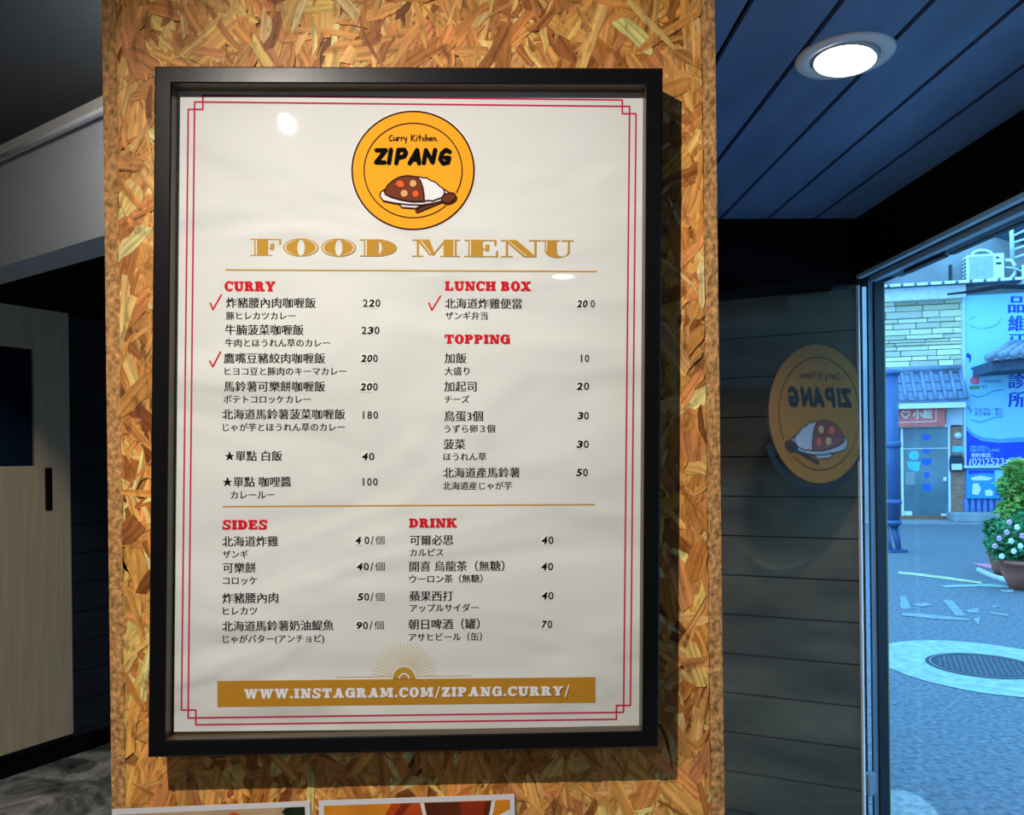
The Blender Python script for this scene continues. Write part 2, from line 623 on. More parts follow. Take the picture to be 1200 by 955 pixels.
def inset(pts, dist):
    res = []
    for i in range(4):
        p0, p, p1 = pts[i - 1], pts[i], pts[(i + 1) % 4]
        a, c = (p0 - p).normalized(), (p1 - p).normalized()
        res.append(p + (a + c) * dist)
    return res


def dy(v, y):
    return Vector((v.x, y, v.z))


BAR = 0.0195
ci = inset(cf, BAR)
fm = MB()
lip = MB()
M_lip = mat('inner_lip_brown', rgb(78, 66, 46), 0.4, 0.4, vary=0.1)
bev = 0.002
co1, ci1 = inset(cf, bev), inset(cf, BAR - bev * .6)
for i in range(4):
    j = (i + 1) % 4
    A = lambda p, y: dy(p, y)
    fm.poly([A(co1[i], YF), A(co1[j], YF), A(ci1[j], YF), A(ci1[i], YF)], M_black_lacquer)
    fm.poly([A(cf[i], YF + bev), A(cf[j], YF + bev), A(co1[j], YF), A(co1[i], YF)], M_black_lacquer)
    fm.poly([A(ci1[i], YF), A(ci1[j], YF), A(ci[j], YF + bev * .6), A(ci[i], YF + bev * .6)], M_black_lacquer)
    fm.poly([A(cf[i], YF + FT), A(cf[j], YF + FT), A(cf[j], YF + bev), A(cf[i], YF + bev)], M_black_lacquer)
    lip.poly([A(ci[i], YF + 0.0022), A(ci[j], YF + 0.0022), A(ci[j], YS + 0.004), A(ci[i], YS + 0.004)], M_lip)
    fm.poly([A(ci[i], YF + bev * .6), A(ci[j], YF + bev * .6), A(ci[j], YF + 0.0022), A(ci[i], YF + 0.0022)], M_black_lacquer)
fm.poly([dy(c, YF + FT) for c in cf], M_black_lacquer)
fm.build('frame', poster)
lip.build('inner_lip', poster)
# printed sheet: gently wavy
M_sheet = mat('menu_sheet', rgb(226, 228, 225), 0.6, 0.2, vary=0.015, scale=3.0)
n, l, p = nodes_of(M_sheet)
tc = n.new('ShaderNodeTexCoord')
mp = n.new('ShaderNodeMapping'); mp.inputs['Rotation'].default_value = (0, 0.6, 0); mp.inputs['Scale'].default_value = (3.2, 1, 7.5)
nz = n.new('ShaderNodeTexNoise'); nz.inputs['Scale'].default_value = 1.0; nz.inputs['Detail'].default_value = 2.0; nz.inputs['Roughness'].default_value = 0.45; nz.inputs['Distortion'].default_value = 0.6
bp = n.new('ShaderNodeBump'); bp.inputs['Strength'].default_value = 1.0; bp.inputs['Distance'].default_value = 0.02
l.new(tc.outputs['Object'], mp.inputs['Vector']); l.new(mp.outputs['Vector'], nz.inputs['Vector']); l.new(nz.outputs['Fac'], bp.inputs['Height']); l.new(bp.outputs['Normal'], p.inputs['Normal'])
M_backing = mat('backing_board', rgb(150, 125, 88), 0.7, 0.2, vary=0.1)
cs_ = inset([at_y(201, 867, YS), at_y(752, 855, YS), at_y(759, 102, YS), at_y(206, 99, YS)], 0.0)
sheet_c = [at_y(203.5, 857.5, YS), at_y(750, 852, YS), at_y(756.5, 108.5, YS), at_y(208.5, 104.5, YS)]
b = MB()
back_c = inset(ci, -0.004)
b.poly([dy(c, YS + 0.003) for c in back_c], M_backing)
b.build('backing', poster)
b = MB()
q = [dy(c, YS) for c in sheet_c]
b.hexa([q[0], q[1], q[1] + Vector((0, .0006, 0)), q[0] + Vector((0, .0006, 0)), q[3], q[2], q[2] + Vector((0, .0006, 0)), q[3] + Vector((0, .0006, 0))], M_sheet)
sheet = b.build('menu_sheet', poster)
M_glazing = glass_mat('poster_acrylic', (0.99, 0.99, 0.985, 1), rough=0.02, bump=0.06, bscale=5.0)
b = MB()
b.poly([dy(c, YS - 0.004) for c in inset(ci, -0.002)], M_glazing)
b.build('glazing', poster)

# ---- print on the sheet
P_black = mat('ink_black', rgb(20, 15, 17), 0.7, 0.08, vary=0.03)
P_marker = mat('marker_black', rgb(4, 4, 6), 0.7, 0.05, vary=0.03)
P_red = mat('ink_red', rgb(214, 28, 44), 0.7, 0.08, vary=0.03)
P_wine = mat('ink_wine_red', rgb(202, 40, 86), 0.7, 0.08, vary=0.03)
P_gold = mat('ink_gold', rgb(198, 150, 58), 0.7, 0.08, vary=0.04)
P_goldl = mat('ink_pale_gold', rgb(222, 200, 150), 0.7, 0.08, vary=0.04)
P_banner = mat('ink_bronze', rgb(192, 138, 44), 0.7, 0.08, vary=0.04, scale=50)
P_orange = mat('ink_orange', rgb(252, 176, 40), 0.7, 0.08, vary=0.03)
P_dark = mat('ink_dark_brown', rgb(62, 20, 24), 0.7, 0.08, vary=0.03)
P_brown = mat('ink_curry_brown', rgb(122, 62, 36), 0.7, 0.08, vary=0.03)
P_spoon = mat('ink_spoon_brown', rgb(112, 54, 34), 0.7, 0.08, vary=0.03)
P_white = mat('ink_white', rgb(240, 240, 244), 0.7, 0.08, vary=0.01)
P_carrot = mat('ink_carrot', rgb(240, 98, 44), 0.7, 0.08, vary=0.03)
P_tan = mat('ink_potato', rgb(228, 170, 114), 0.7, 0.08, vary=0.03)
P_patch = mat('correction_paper', rgb(238, 237, 232), 0.5, 0.3, vary=0.01)


def slope(y):
    return 0.0139 - 0.0000318 * y


def S(px, py, k=1):
    return at_y(px, py, YS - 0.00025 * k)


def stroke(mb, pts, w, m, T, closed=False, n=10):
    """polyline of width w with round joints; T maps to the sheet"""
    pp = list(pts) + ([pts[0]] if closed else [])
    for a, c in zip(pp[:-1], pp[1:]):
        dx, dyy = c[0] - a[0], c[1] - a[1]
        L = math.hypot(dx, dyy) or 1
        nx, ny = -dyy / L * w / 2, dx / L * w / 2
        mb.poly([T(a[0] + nx, a[1] + ny), T(c[0] + nx, c[1] + ny), T(c[0] - nx, c[1] - ny), T(a[0] - nx, a[1] - ny)], m)
    for a in pts:
        mb.poly([T(a[0] + w / 2 * math.cos(2 * math.pi * k / n), a[1] + w / 2 * math.sin(2 * math.pi * k / n)) for k in range(n)], m)


TEXT_CACHE = {}


def text_mesh(s, offset=0.0):
    key = (s, offset)
    if key in TEXT_CACHE:
        return TEXT_CACHE[key]
    c = bpy.data.curves.new('lettering', 'FONT')
    c.body = s
    c.offset = offset
    c.resolution_u = 4
    o = bpy.data.objects.new('lettering', c)
    COL.objects.link(o)
    me = bpy.data.meshes.new_from_object(o.evaluated_get(bpy.context.evaluated_depsgraph_get()))
    vs = [(v.co.x, v.co.y) for v in me.vertices]
    fs = [tuple(p.vertices) for p in me.polygons]
    bpy.data.objects.remove(o)
    bpy.data.curves.remove(c)
    bpy.data.meshes.remove(me)
    TEXT_CACHE[key] = (vs, fs)
    return vs, fs


def put_text(mb, s, x0, x1, yc, m, T, bold=0.012, em_mid=0.38, sl=None, ysc=1.0, shear=0.0):
    """text whose ink runs from x0 to x1, the middle of its em at height yc"""
    vs, fs = text_mesh(s)
    a, c = min(v[0] for v in vs), max(v[0] for v in vs)
    k = (x1 - x0) / (c - a)
    g = slope(yc) if sl is None else sl
    pts = []
    for (x, y) in vs:
        X = (x - a) * k + (y - em_mid) * k * shear
        pts.append((x0 + X, yc + g * X - (y - em_mid) * k * ysc))
    for dx in (-bold * k, bold * k) if bold else (0,):
        mb.mesh([T(u + dx, w) for u, w in pts], fs, m)


# ---- slab lettering built from strokes
def ell(cx, cy, rx, ry, a0=0, a1=360, n=28):
    return [(cx + rx * math.cos(math.radians(a0 + (a1 - a0) * i / n)), cy + ry * math.sin(math.radians(a0 + (a1 - a0) * i / n))) for i in range(n + 1)]


def ring(cx, cy, rx, ry, wx, wy, a0=0, a1=360, n=28):
    o, i = ell(cx, cy, rx, ry, a0, a1, n), ell(cx, cy, rx - wx, ry - wy, a0, a1, n)
    return [[o[k], o[k + 1], i[k + 1], i[k]] for k in range(n)]


def rect(x0, y0, x1, y1):
    return [(x0, y0), (x1, y0), (x1, y1), (x0, y1)]


def slab(ch, w=0.33, t=0.20, s=0.21, e=0.075):
    """letter of cap height 1: stem w, thin strokes t, serif height s, serif overhang e -> (polygons, advance width)"""
    P = []

    def stem(x, bot=True, top=True):
        P.append(rect(x, 0, x + w, 1))
        if bot: P.append(rect(x - e, 0, x + w + e, s))
        if top: P.append(rect(x - e, 1 - s, x + w + e, 1))

    def thin(x, bot=True, top=True):
        P.append(rect(x, 0, x + t, 1))
        if bot: P.append(rect(x - e - .03, 0, x + t + e + .03, s))
        if top: P.append(rect(x - e - .03, 1 - s, x + t + e + .03, 1))
    W = 0.9
    if ch == 'A':
        P += [[(.12, 0), (.40, 1), (.40 + t, 1), (.12 + t, 0)], [(.36, 1), (.36 + w * 1.1, 1), (.95, 0), (.95 - w * 1.15, 0)], rect(.24, .24, .74, .24 + t * .9), rect(0, 0, .4, s), rect(.56, 0, 1.04, s)]
        W = 1.04
    elif ch in 'BPRD':
        stem(e)
        if ch == 'B':
            P += ring(.44, .745, .36, .255, w, t, -90, 90) + ring(.46, .275, .40, .275, w, t, -90, 90)
            P += [rect(e, 1 - t, .46, 1), rect(e, .49, .46, .49 + t * .8), rect(e, 0, .48, t)]
            W = .9
        elif ch == 'D':
            P += ring(.40, .5, .50, .5, w, t, -90, 90) + [rect(e, 1 - t, .41, 1), rect(e, 0, .41, t)]
            W = .93
        elif ch == 'P':
            P += ring(.44, .70, .40, .30, w, t, -90, 90) + [rect(e, 1 - t, .46, 1), rect(e, .40, .46, .40 + t)]
            W = .87
        else:
            P += ring(.44, .735, .38, .265, w, t, -90, 90) + [rect(e, 1 - t, .46, 1), rect(e, .47, .46, .47 + t * .8)]
            P += [[(.42, .5), (.42 + w, .5), (.90, 0), (.90 - w, 0)], rect(.62, 0, .98, s)]
            W = .98
    elif ch in 'CGO':
        if ch == 'O':
            P += ring(.46, .5, .46, .53, w, t, 0, 360, 40)
            W = .92
        else:
            P += ring(.46, .5, .46, .53, w, t, 40, 322, 36)
            P += [rect(.72, .62, .72 + s * .8, 1.0)]
            if ch == 'G':
                P += [rect(.62, 0.0, .62 + w, .45), rect(.50, .40, .96, .40 + s)]
                W = .96
            else:
                P += [[(.62, .08), (.70, .0), (.88, .24), (.78, .30)]]
                W = .88
    elif ch in 'EFL':
        stem(e)
        if ch != 'L':
            P += [rect(e, 1 - t, .80, 1), rect(.80 - s * .85, .66, .80, 1), rect(e, .44, .60, .44 + t * .85), rect(.52, .34, .62, .72)]
        if ch != 'F':
            P += [rect(e, 0, .84, t), rect(.84 - s * .85, 0, .84, .36)]
        W = .82 if ch == 'F' else .86
    elif ch == 'H':
        stem(e); stem(.62); P.append(rect(.2, .42, .75, .42 + t)); W = .62 + w + e
    elif ch == 'I':
        stem(e); W = w + 2 * e
    elif ch == 'K':
        stem(e)
        P += [[(.34, .40), (.34 + t, .40), (.88, 1), (.88 - t, 1)], [(.36, .62), (.36 + w, .62), (.96, 0), (.96 - w, 0)], rect(.58, 1 - s, .98, 1), rect(.62, 0, 1.02, s)]
        W = 1.02
    elif ch == 'M':
        thin(.08 + .03); P += [[(.10, 1), (.10 + w, 1), (.56 + w * .2, .1), (.56 - w * .3, .1)], [(.56 - t * .4, .1), (.56 + t * .5, .1), (.95, 1), (.95 - t, 1)]]
        P += [rect(.86, 0, .86 + w, 1), rect(.86 - e, 0, .86 + w + e, s), rect(.9, 1 - s, .86 + w + e, 1), rect(0, 1 - s, .3, 1)]
        W = .86 + w + e
    elif ch == 'N':
        thin(.11); P += [[(.06, 1), (.40, 1), (.92, 0), (.58, 0)], rect(.92 - t, 0, .92, 1), rect(0, 1 - s, .3, 1), rect(.92 - t - e - .04, 1 - s, .92 + e + .02, 1)]
        W = 1.0
    elif ch == 'S':
        P += ring(.42, .735, .36, .295, w * .85, t, 20, 270, 26) + ring(.42, .265, .40, .295, w * .9, t, -160, 90, 26)
        P += [rect(.66, .62, .66 + s * .75, 1.0), rect(.02, 0, .02 + s * .75, .38), [(.2, .60), (.36, .42), (.66, .40), (.46, .60)]]
        W = .84
    elif ch == 'T':
        P += [rect(.46 - w / 2, 0, .46 + w / 2, 1), rect(.46 - w / 2 - e * 1.3, 0, .46 + w / 2 + e * 1.3, s), rect(0, 1 - t, .92, 1), rect(0, .62, s * .85, 1), rect(.92 - s * .85, .62, .92, 1)]
        W = .92
    elif ch == 'U':
        xr = .96
        P += [rect(e, .35, e + w, 1), rect(xr - e - t * 1.1, .35, xr - e, 1), rect(0, 1 - s, e * 2 + w, 1), rect(xr - t - 3 * e, 1 - s, xr + .02, 1)]
        o_ = ell(xr / 2, .36, xr / 2 - e, .39, 180, 360, 24)
        i_ = ell((e + w + xr - e - t * 1.1) / 2, .36, (xr - e * 2 - w - t * 1.1) / 2, .39 - t * 1.3, 180, 360, 24)
        P += [[o_[k], o_[k + 1], i_[k + 1], i_[k]] for k in range(24)]
        W = .98
    elif ch == 'W':
        for x in (0.08, 0.58):
            P += [[(x, 1), (x + w, 1), (x + .22 + w * .55, 0), (x + .22, 0)], [(x + .25, 0), (x + .25 + t, 0), (x + .5 + t, 1), (x + .5, 1)]]
        P += [rect(0, 1 - s, .42, 1), rect(.52, 1 - s, .92, 1), rect(1.0, 1 - s, 1.34, 1)]
        W = 1.34
    elif ch == 'X':
        P += [[(.06, 1), (.06 + w * 1.15, 1), (.92, 0), (.92 - w * 1.15, 0)], [(.10, 0), (.10 + t, 0), (.88, 1), (.88 - t, 1)]]
        P += [rect(0, 1 - s, .42, 1), rect(.58, 1 - s, .98, 1), rect(0, 0, .40, s), rect(.54, 0, .98, s)]
        W = .98
    elif ch == 'Y':
        P += [[(.06, 1), (.06 + w * 1.1, 1), (.48 + w / 2, .4), (.48 - w / 2, .4)], [(.46, .42), (.46 + t, .42), (.90, 1), (.90 - t, 1)]]
        P += [rect(.48 - w / 2, 0, .48 + w / 2, .48), rect(.48 - w / 2 - e, 0, .48 + w / 2 + e, s), rect(0, 1 - s, .42, 1), rect(.6, 1 - s, .98, 1)]
        W = .98
    elif ch == 'Z':
        P += [rect(.04, 1 - t, .82, 1), rect(.02, 0, .84, t), [(.02, t * .6), (.02 + w * 1.3, t * .6), (.82, 1 - t * .6), (.82 - w * 1.3, 1 - t * .6)], rect(.04, .66, .04 + s * .8, 1), rect(.84 - s * .8, 0, .84, .36)]
        W = .84
    elif ch == '.':
        P += [ell(.15, .13, .14, .14, 0, 360, 14)[:-1]]; W = .30
    elif ch == '/':
        P += [[(0, -.15), (.15, -.15), (.52, 1.1), (.37, 1.1)]]; W = .52
    elif ch == ' ':
        W = .35
    return P, W


def put_slab(mb, s, x0, x1, ytop, ybot, m, T, sl, sp=0.075):
    lay, x = [], 0.0
    for ch in s:
        P, W = slab(ch)
        lay.append((P, x))
        x += W + sp
    k = (x1 - x0) / (x - sp)
    h = ybot - ytop
    for P, xo in lay:
        for pl in P:
            mb.poly([T(x0 + (xo + a) * k, ybot + sl * (xo + a) * k - c * h) for a, c in pl], m)


INK = Vector((0, -2.5e-6, 0))
# border
b = MB(INK)
T1 = lambda x, y: S(x, y, 1)
outer = [(237.7, 111.9), (237.7, 128.2), (220.6, 128.2), (212.6, 832), (229.5, 832), (229.5, 849.3), (722.3, 842.8), (722.3, 826.6), (738.7, 826.6), (745.3, 133.2), (729.2, 133.2), (729.2, 117.1)]
inner = [(228, 119.4), (220.4, 841.3), (730.7, 834.6), (737.8, 124.7)]
stroke(b, outer, 1.9, P_wine, T1, True, 6)
stroke(b, inner, 1.9, P_wine, T1, True, 6)
b.build('border_lines', sheet, fix=False)
for pts in ([(264.6, 316.3), (699.3, 318.2)], [(261.4, 593.6), (697, 591.3)]):
    b = MB(INK)
    stroke(b, pts, 1.7, P_gold, T1, n=4)
    b.build('rule_line', sheet, fix=False)

# title, wide letters with an inline cut
b = MB(INK)
T2 = lambda x, y: S(x, y, 2)
title = [('F', 293.5, 329.4), ('O', 331.9, 373.4), ('O', 376.4, 417.3), ('D', 421.6, 465), ('M', 483, 539), ('E', 544, 583.5), ('N', 586.8, 633.8), ('U', 634.5, 672.2)]
for ch, xa, xb in title:
    P, W = slab(ch, w=0.36, t=0.055, s=0.06, e=0.10)
    cut = []
    if ch in 'FD': cut = [rect(.14, .05, .17, .95)]
    elif ch == 'E': cut = [rect(.14, .05, .17, .95)]
    elif ch == 'M': cut = [rect(1.14, .05, 1.17, .95), [(.20, .95), (.235, .95), (.53, .14), (.50, .14)]]
    elif ch == 'N': cut = [[(.16, .95), (.19, .95), (.68, .05), (.65, .05)]]
    elif ch == 'U': cut = [rect(.14, .35, .17, .95)]
    elif ch == 'O': cut = ring(.46, .5, .42, .46, .03, .02, 110, 250, 14) + ring(.46, .5, .42, .46, .03, .02, -70, 70, 14)
    xs = [q[0] for pl in P for q in pl]
    a0, a1 = min(xs), max(xs)
    k = (xb - xa) / (a1 - a0)
    for pls, mm, TT in ((P, P_gold, T1), (cut, M_paper, T2)):
        for pl in pls:
            b.poly([TT(xa + (u - a0) * k, 299.8 + 0.0048 * (xa + (u - a0) * k - 293.5) - v * 20.0) for u, v in pl], mm)
b.build('title_lettering', sheet, fix=False)

for s, x0, x1, yt, yb in (('CURRY', 263, 322.5, 329.6, 341.2), ('LUNCH BOX', 521.4, 621.9, 329.5, 340.7), ('TOPPING', 521, 597.6, 392, 402.8), ('SIDES', 260.4, 313.3, 609.5, 620.6), ('DRINK', 479.4, 535.3, 607.5, 618.4)):
    b = MB(INK)
    put_slab(b, s, x0, x1, yt, yb, P_red, T1, slope(yt))
    b.build('section_heading', sheet, fix=False)

# entries: dish name, reading, price; * marks a digit written over by hand
ENT = [
    [('炸豬腰內肉咖喱飯', 265.2, 369.9, 354.6), ('豚ヒレカツカレー', 265, 346, 369.9), ('2*20', 424.7, 446.7, 355.2)],
    [('牛腩菠菜咖喱飯', 264, 355.6, 386.4), ('牛肉とほうれん草のカレー', 264, 386.6, 401.7), ('2*30', 423, 445.7, 387.2)],
    [('鷹嘴豆豬絞肉咖喱飯', 262.5, 380.8, 419.7), ('ヒヨコ豆と豚肉のキーマカレー', 263.5, 405.9, 435), ('*2*00', 423, 443.6, 420)],
    [('馬鈴薯可樂餅咖喱飯', 262.5, 380.8, 452.8), ('ポテトコロッケカレー', 262, 364, 467.9), ('*2*00', 422.4, 443.6, 453.3)],
    [('北海道馬鈴薯菠菜咖喱飯', 260.4, 404.2, 485.5), ('じゃが芋とほうれん草のカレー', 261.4, 403.8, 500.7), ('180', 422.6, 444, 486.4)],
    [('★單點 白飯', 263.5, 330.5, 534.4), ('*40', 423.7, 439.8, 535)],
    [('★單點 咖哩醬', 261, 341, 564.7), ('カレールー', 270.4, 321.3, 580), ('100', 422.6, 443.6, 564.7)],
    [('北海道炸雞', 260.4, 325.9, 634.5), ('ザンギ', 261, 290.3, 649.5), ('*4 0/個', 416.3, 451.5, 633.2)],
    [('可樂餅', 261.4, 299.7, 665.3), ('コロッケ', 261.4, 301.2, 680.5), ('*40/個', 417.8, 452, 664)],
    [('炸豬腰內肉', 260.8, 325.9, 700.9), ('ヒレカツ', 261.4, 301.2, 716), ('*50/個', 418.9, 451.5, 699.5)],
    [('北海道馬鈴薯奶油鯷魚', 260.6, 390.8, 733.8), ('じゃがバター(アンチョビ)', 261.4, 379.9, 749), ('*90/個', 417, 450.9, 733)],
    [('北海道炸雞便當', 521.4, 611.4, 355.6), ('ザンギ弁当', 521.8, 571.2, 369.9), ('*2*0 0', 676.3, 697.9, 356)],
    [('加飯', 521, 546.5, 419.7), ('大盛り', 521, 549.9, 434.8), ('10', 678.4, 691.4, 420)],
    [('加起司', 520.6, 558.3, 452.8), ('チーズ', 521, 549.9, 467.9), ('*20', 675.7, 691.4, 452.6)],
    [('鳥蛋3個', 520.6, 565.8, 487.6), ('うずら卵３個', 521, 580, 502.4), ('*30', 676.8, 691, 487.2)],
    [('菠菜', 519.8, 545, 520.6), ('ほうれん草', 519.8, 569.7, 535.2), ('*30', 675.8, 690.9, 520.6)],
    [('北海道產馬鈴薯', 519.4, 609, 554), ('北海道産じゃが芋', 519, 599.8, 569.4), ('*50', 675.2, 689.9, 553.7)],
    [('可爾必思', 480.5, 531.1, 633), ('カルピス', 480.5, 519.4, 647.5), ('*40', 634.4, 649.7, 633.2)],
    [('開喜 烏龍茶（無糖）', 480, 591, 663.8), ('ウーロン茶（無糖）', 480, 565.3, 678.5), ('*40', 634, 649.2, 664)],
    [('蘋果西打', 480, 531, 698.6), ('アップルサイダー', 480.5, 560.5, 712.6), ('*40', 634.4, 649.7, 698.2)],
    [('朝日啤酒（罐）', 478.8, 562, 731.7), ('アサヒビール（缶）', 479.2, 564.6, 746.7), ('*70', 634.4, 648, 731.7)],
]


def price(mb, s, x0, x1, yc):
    cells, i = [], 0
    while i < len(s):
        hand = s[i] == '*'
        if hand: i += 1
        cells.append((s[i], hand, {' ': .25, '/': .42, '個': 1.05}.get(s[i], .60)))
        i += 1
    tot = sum(c[2] for c in cells)
    k = (x1 - x0) / tot
    x = x0
    h = 8.9
    for ch, hand, w in cells:
        if ch != ' ':
            a, c = x + (0.04 if hand else 0.06) * k, x + (w - (0.04 if hand else 0.08)) * k
            vs, fs = text_mesh(ch, (0.035 if hand else 0.016) if ch != '個' else 0.0)
            ax, cx = min(v[0] for v in vs), max(v[0] for v in vs)
            ay, cy = min(v[1] for v in vs), max(v[1] for v in vs)
            hh = h * (1.12 if ch in '/個' else (0.98 if hand else 1.0))
            if ch == '1':
                mid, wd = (a + c) / 2, (cx - ax) / (cy - ay) * hh
                a, c = mid - wd / 2, mid + wd / 2
            pts = []
            for (u, v) in vs:
                vy = (v - ay) / (cy - ay) - 0.5
                X = a + (u - ax) / (cx - ax) * (c - a) + (vy * hh * .16 if hand else 0)
                Y = yc + slope(yc) * (X - x0) - vy * hh
                pts.append(S(X, Y, 3 if hand else 1))
            mb.mesh(pts, fs, P_marker if hand else P_black)
            if hand:
                mb.poly([S(a - .8, yc - h * .62, 2), S(c + .8, yc - h * .62, 2), S(c + .8, yc + h * .66, 2), S(a - .8, yc + h * .66, 2)], P_patch)
        x += w * k


for ent in ENT:
    for i, (s, x0, x1, yc) in enumerate(ent[:-1]):
        b = MB(INK)
        put_text(b, s, x0, x1, yc, P_black, T1, 0.020)
        b.build('dish_reading' if i else 'dish_name', sheet, fix=False)
    b = MB(INK)
    price(b, *ent[-1])
    b.build('price', sheet, fix=False)

for pts in ([(246.3, 355), (249.5, 362.8), (259.3, 345.6)], [(245.7, 423), (249.3, 429.8), (258.5, 412.2)], [(502.6, 355), (506.1, 363.6), (516.2, 346.9)]):
    b = MB(INK)
    stroke(b, pts, 1.9, P_red, T1, n=6)
    b.build('tick_mark', sheet, fix=False)

# web address banner
b = MB(INK)
b.poly([T1(254.7, 798), T1(697.8, 793.4), T1(697.8, 823.4), T1(254.7, 828.6)], P_banner)
put_slab(b, 'WWW.INSTAGRAM.COM/ZIPANG.CURRY/', 286.1, 667.5, 807.6, 818.9, P_white, T2, -0.0108, 0.13)
b.build('web_banner', sheet, fix=False)
# rising sun ornament
b = MB(INK)
sx, sy = 473.5, 795.2
for i in range(27):
    a = math.radians(8 + 164 * i / 26)
    stroke(b, [(sx + 15 * math.cos(a), sy - 16 * math.sin(a)), (sx + 38.5 * math.cos(a), sy - 42 * math.sin(a))], 0.75, P_goldl, T1, n=4)
b.poly([T2(x, y) for x, y in ell(sx, sy, 13, 13.5, 180, 360, 18)], P_gold)
stroke(b, [(393, 793.2), (552, 791.6)], 0.8, P_goldl, T1, n=4)
for pl in ring(sx, sy, 6.4, 6.6, 1.6, 1.6, 180, 360, 14):
    b.poly([S(x, y, 3) for x, y in pl], P_white)
b.build('sun_ornament', sheet, fix=False)


# ---- round curry logo, drawn once, used on the sheet and on the glass leaf
def clip(pts, x_max):
    """keeps the part with x <= x_max"""
    out = []
    for i in range(len(pts)):
        a, c = pts[i - 1], pts[i]
        ia, ic = a[0] <= x_max, c[0] <= x_max
        if ia != ic:
            t = (x_max - a[0]) / (c[0] - a[0])
            out.append((x_max, a[1] + t * (c[1] - a[1])))
        if ic:
            out.append(c)
    return out


def logo(mb, T, MM, x_min=None, rim=True):
    """T(x, y, layer) maps drawing coordinates (about 1000 wide) to the surface"""
    def pl(pts, m, k):
        if x_min is not None:
            pts = [(-x, y) for x, y in clip([(-x, y) for x, y in pts], -x_min)]
        if len(pts) >= 3:
            mb.poly([T(x, y, k) for x, y in pts], m)

    def st(pts, w, m, k, closed=False, n=10):
        pp = list(pts) + ([pts[0]] if closed else [])
        for a, c in zip(pp[:-1], pp[1:]):
            dx, dd = c[0] - a[0], c[1] - a[1]
            L = math.hypot(dx, dd) or 1
            nx, ny = -dd / L * w / 2, dx / L * w / 2
            pl([(a[0] + nx, a[1] + ny), (c[0] + nx, c[1] + ny), (c[0] - nx, c[1] - ny), (a[0] - nx, a[1] - ny)], m, k)
        for a in pts:
            pl([(a[0] + w / 2 * math.cos(2 * math.pi * i / n), a[1] + w / 2 * math.sin(2 * math.pi * i / n)) for i in range(n)], m, k)
    cx, cy = 502, 476
    if rim:
        pl(ell(cx, cy, 441, 427, 0, 360, 64)[:-1], MM['white'], 1)
    pl(ell(cx, cy, 433, 419, 0, 360, 64)[:-1], MM['dark'], 2)
    pl(ell(cx, cy, 421, 407, 0, 360, 64)[:-1], MM['orange'], 3)
    for q in ring(cx, cy, 347, 335, 8, 8, 47, 331 + 0, 60) if False else ring(cx, cy, 347, 335, 8, 8, 48, 388 - 0, 60):
        pl(q, MM['dark'], 4)
    for c in LOGO_SMALL:
        st(c, 8, MM['dark'], 4, n=6)
    for c in LOGO_BIG:
        st(c, 31, MM['black'], 4)
    # plate, foot, rice, curry, spoon: outline then fill
    foot = [(395, 706), (425, 735), (520, 742), (575, 715)]
    plate = [(300, 612), (276, 628), (270, 655), (292, 688), (370, 704), (470, 716), (560, 718), (645, 705), (705, 690), (738, 652), (755, 632), (725, 612), (700, 600)]
    rice = [(530, 522), (552, 522), (572, 530), (598, 528), (626, 548), (655, 556), (688, 588), (712, 604), (722, 625), (716, 650), (700, 668), (668, 678), (640, 690), (610, 686), (578, 692), (560, 620)]
    curry = [(300, 622), (325, 580), (365, 545), (410, 522), (465, 513), (530, 522), (552, 545), (568, 590), (577, 640), (579, 692), (500, 694), (420, 682), (350, 662), (306, 642)]
    spoon = ell(0, 0, 52, 31, 0, 360, 20)[:-1]
    sp = [(750 + u * math.cos(-.35) - v * math.sin(-.35), 667 + u * math.sin(-.35) + v * math.cos(-.35)) for u, v in spoon]
    hnd = [(705, 690), (530, 762)]
    st(hnd, 27, MM['dark'], 5)
    st(hnd, 15, MM['spoon'], 6)
    pl(foot, MM['white'], 5)
    st(foot, 9, MM['dark'], 6, True, 6)
    pl(plate, MM['white'], 7)
    st(plate, 9, MM['dark'], 8, True, 6)
    pl(rice, MM['white'], 9)
    st(rice, 9, MM['dark'], 10, True, 6)
    pl(curry, MM['brown'], 11)
    st(curry, 9, MM['dark'], 12, True, 6)
    pl(sp, MM['spoon'], 13)
    st(sp, 8, MM['dark'], 14, True, 6)
    pl([(380, 572), (392, 552), (412, 547), (430, 556), (442, 582), (432, 594), (400, 594)], MM['carrot'], 13)
    pl(ell(520, 641, 21, 22, 0, 360, 16)[:-1], MM['carrot'], 13)
    pl(ell(502, 568, 23, 24, 0, 360, 16)[:-1], MM['tan'], 13)
    pl(ell(440, 637, 25, 24, 0, 360, 16)[:-1], MM['tan'], 13)


